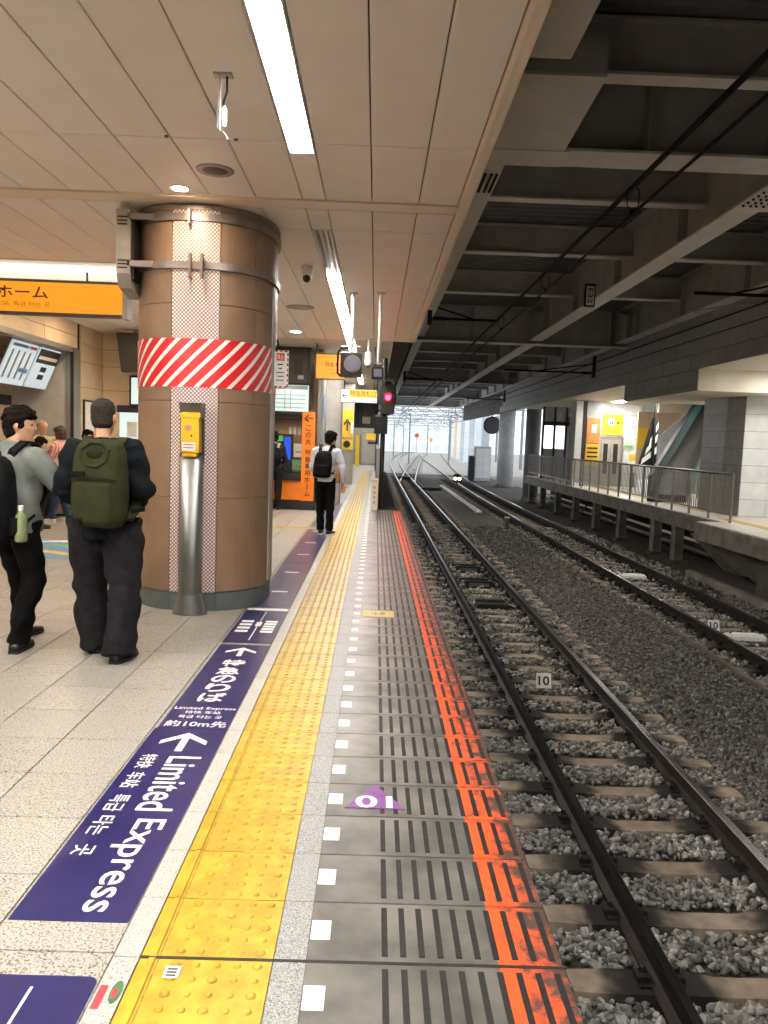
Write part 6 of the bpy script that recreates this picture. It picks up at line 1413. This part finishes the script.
obj('side_strap', ribbon(MB(), [(.19, -.06, .99), (.235, -.03, 1.0), (.26, .0, 1.005)], .028, .008, (0, 0, 1)), 'strap_black', bp, local=True)
for s in (-1, 1):
    obj('shoulder_strap', ribbon(MB(), [(s*.10-.03, -.02, 1.36), (s*.115-.05, .03, 1.42), (s*.125-.06, .10, 1.465), (s*.13-.065, .17, 1.46), (s*.135-.075, .25, 1.40), (s*.14-.075, .28, 1.28), (s*.17-.07, .25, 1.10), (s*.19-.05, .12, .98), (s*.165-.01, -.02, .93)], .062, .018), 'bag_olive', bp, local=True)
obj('top_handle', MB().tube([(-.04, -.05, 1.43), (-.03, -.05, 1.462), (.03, -.05, 1.462), (.04, -.05, 1.43)], .009, 8), 'bag_olive_dark', bp, local=True)
bb = thing('backpack', 'black backpack worn by the young man in the grey shirt', 'backpack', (BOYP[0]-.07, BOYP[1]-.10, 0), -.25)
fuse('main_bag', sack([(0, -.06, .80, .11, .07), (0, -.075, .83, .150, .10), (0, -.09, .95, .170, .12), (0, -.09, 1.10, .172, .12), (0, -.08, 1.24, .160, .105), (0, -.065, 1.33, .13, .08), (0, -.05, 1.365, .08, .045)]), 'bag_black', bb, .012, 5, .004, 7, .7)
fuse('front_pocket', sack([(0, -.16, .83, .10, .05), (0, -.175, .87, .130, .06), (0, -.18, 1.0, .135, .06), (0, -.165, 1.10, .115, .04)]), 'bag_black', bb, .012, 5, .002, 8)
obj('side_pocket', MB().loft([(.175, -.04, .84, .030, .06), (.185, -.04, .87, .045, .07), (.185, -.04, .96, .047, .072)], 14), 'bag_black', bb, local=True)
obj('zip', ribbon(MB(), [(-.13, -.19, 1.13), (0, -.225, 1.16), (.13, -.19, 1.13)], .012, .006, (0, 0, 1)), 'strap_black', bb, local=True); obj('red_tab', MB().box(-.02, .0, -.245, -.235, .98, 1.03), 'poster_red', bb, local=True)
for s in (-1, 1):
    obj('shoulder_strap', ribbon(MB(), [(s*.085, -.01, 1.30), (s*.12, .0, 1.40), (s*.14, .08, 1.462), (s*.145, .18, 1.452), (s*.145, .255, 1.33), (s*.15, .26, 1.10), (s*.18, .10, .97), (s*.17, -.02, .90)], .065, .018), 'strap_black', bb, local=True)
obj('top_handle', MB().tube([(-.035, -.02, 1.35), (-.03, -.02, 1.39), (.03, -.02, 1.39), (.035, -.02, 1.35)], .008, 8), 'strap_black', bb, local=True)
dk = thing('drink_bottle', 'green tea bottle with a white cap in the side pocket of the black backpack', 'bottle', (BOYP[0]+.125, BOYP[1]-.20, .80))
obj('bottle', MB().lathe([(.036, 0), (.040, .01), (.040, .15), (.036, .175), (.016, .205), (.015, .215)], seg=16), 'bottle_green', dk, smooth=True, local=True); obj('cap', MB().lathe([(.018, .210), (.018, .24), (.014, .243)], seg=14), 'bottle_cap', dk, local=True)
pb_ = thing('backpack', 'slim black backpack worn by the man in the white shirt', 'backpack', (P2P[0]-.03, P2P[1]-.11, 0), -.10)
fuse('main_bag', sack([(-.01, -.05, .93, .11, .06), (-.01, -.06, .95, .145, .085), (0, -.07, 1.08, .15, .095), (.01, -.06, 1.24, .14, .085), (.02, -.05, 1.33, .115, .06), (.02, -.04, 1.36, .07, .03)]), 'bag_black', pb_, .014, 5, .003, 9)
obj('front_pocket', MB().loft([(-.01, -.14, .97, .10, .03), (-.01, -.15, 1.0, .115, .04), (0, -.15, 1.12, .11, .035), (0, -.14, 1.15, .09, .02)], 18, 3), 'bag_black', pb_, local=True)
for s in (-1, 1): obj('shoulder_strap', ribbon(MB(), [(.015 + s*.07, .0, 1.30), (.025 + s*.085, .05, 1.40), (.035 + s*.10, .12, 1.455), (.035 + s*.105, .20, 1.40), (.02 + s*.11, .23, 1.25), (s*.15, .12, 1.04), (s*.14, .0, 1.0)], .055, .014), 'strap_black', pb_, local=True)
tb = thing('tote_bag', 'small tan bag hanging at the hip of the man in the white shirt', 'bag', (P2P[0]+.21, P2P[1]-.02, .80), -.15)
obj('pouch', MB().loft([(0, 0, .05, .025, .07), (0, 0, .08, .035, .09), (0, 0, .22, .033, .085), (0, 0, .28, .015, .06)], 14, 3), 'tote_brown', tb, local=True); obj('strap', ribbon(MB(), [(0, -.04, .27), (-.05, -.06, .45), (-.13, -.04, .62)], .02, .006, (0, 1, 0)), 'tote_brown', tb, local=True)
sb = thing('backpack', 'dark backpack worn by the man at the ticket counter', 'backpack', (-2.10, 16.02, 0), .1)
obj('main_bag', MB().loft([(0, -.05, .95, .11, .06), (0, -.06, 1.0, .14, .085), (0, -.06, 1.2, .14, .085), (0, -.04, 1.33, .10, .05)], 18, 3), 'bag_black', sb, smooth=True, local=True)
for s in (-1, 1): obj('shoulder_strap', ribbon(MB(), [(s*.07, .0, 1.28), (s*.09, .06, 1.39), (s*.10, .14, 1.42), (s*.11, .24, 1.3), (s*.14, .2, 1.05)], .05, .012), 'box_grey', sb, local=True)
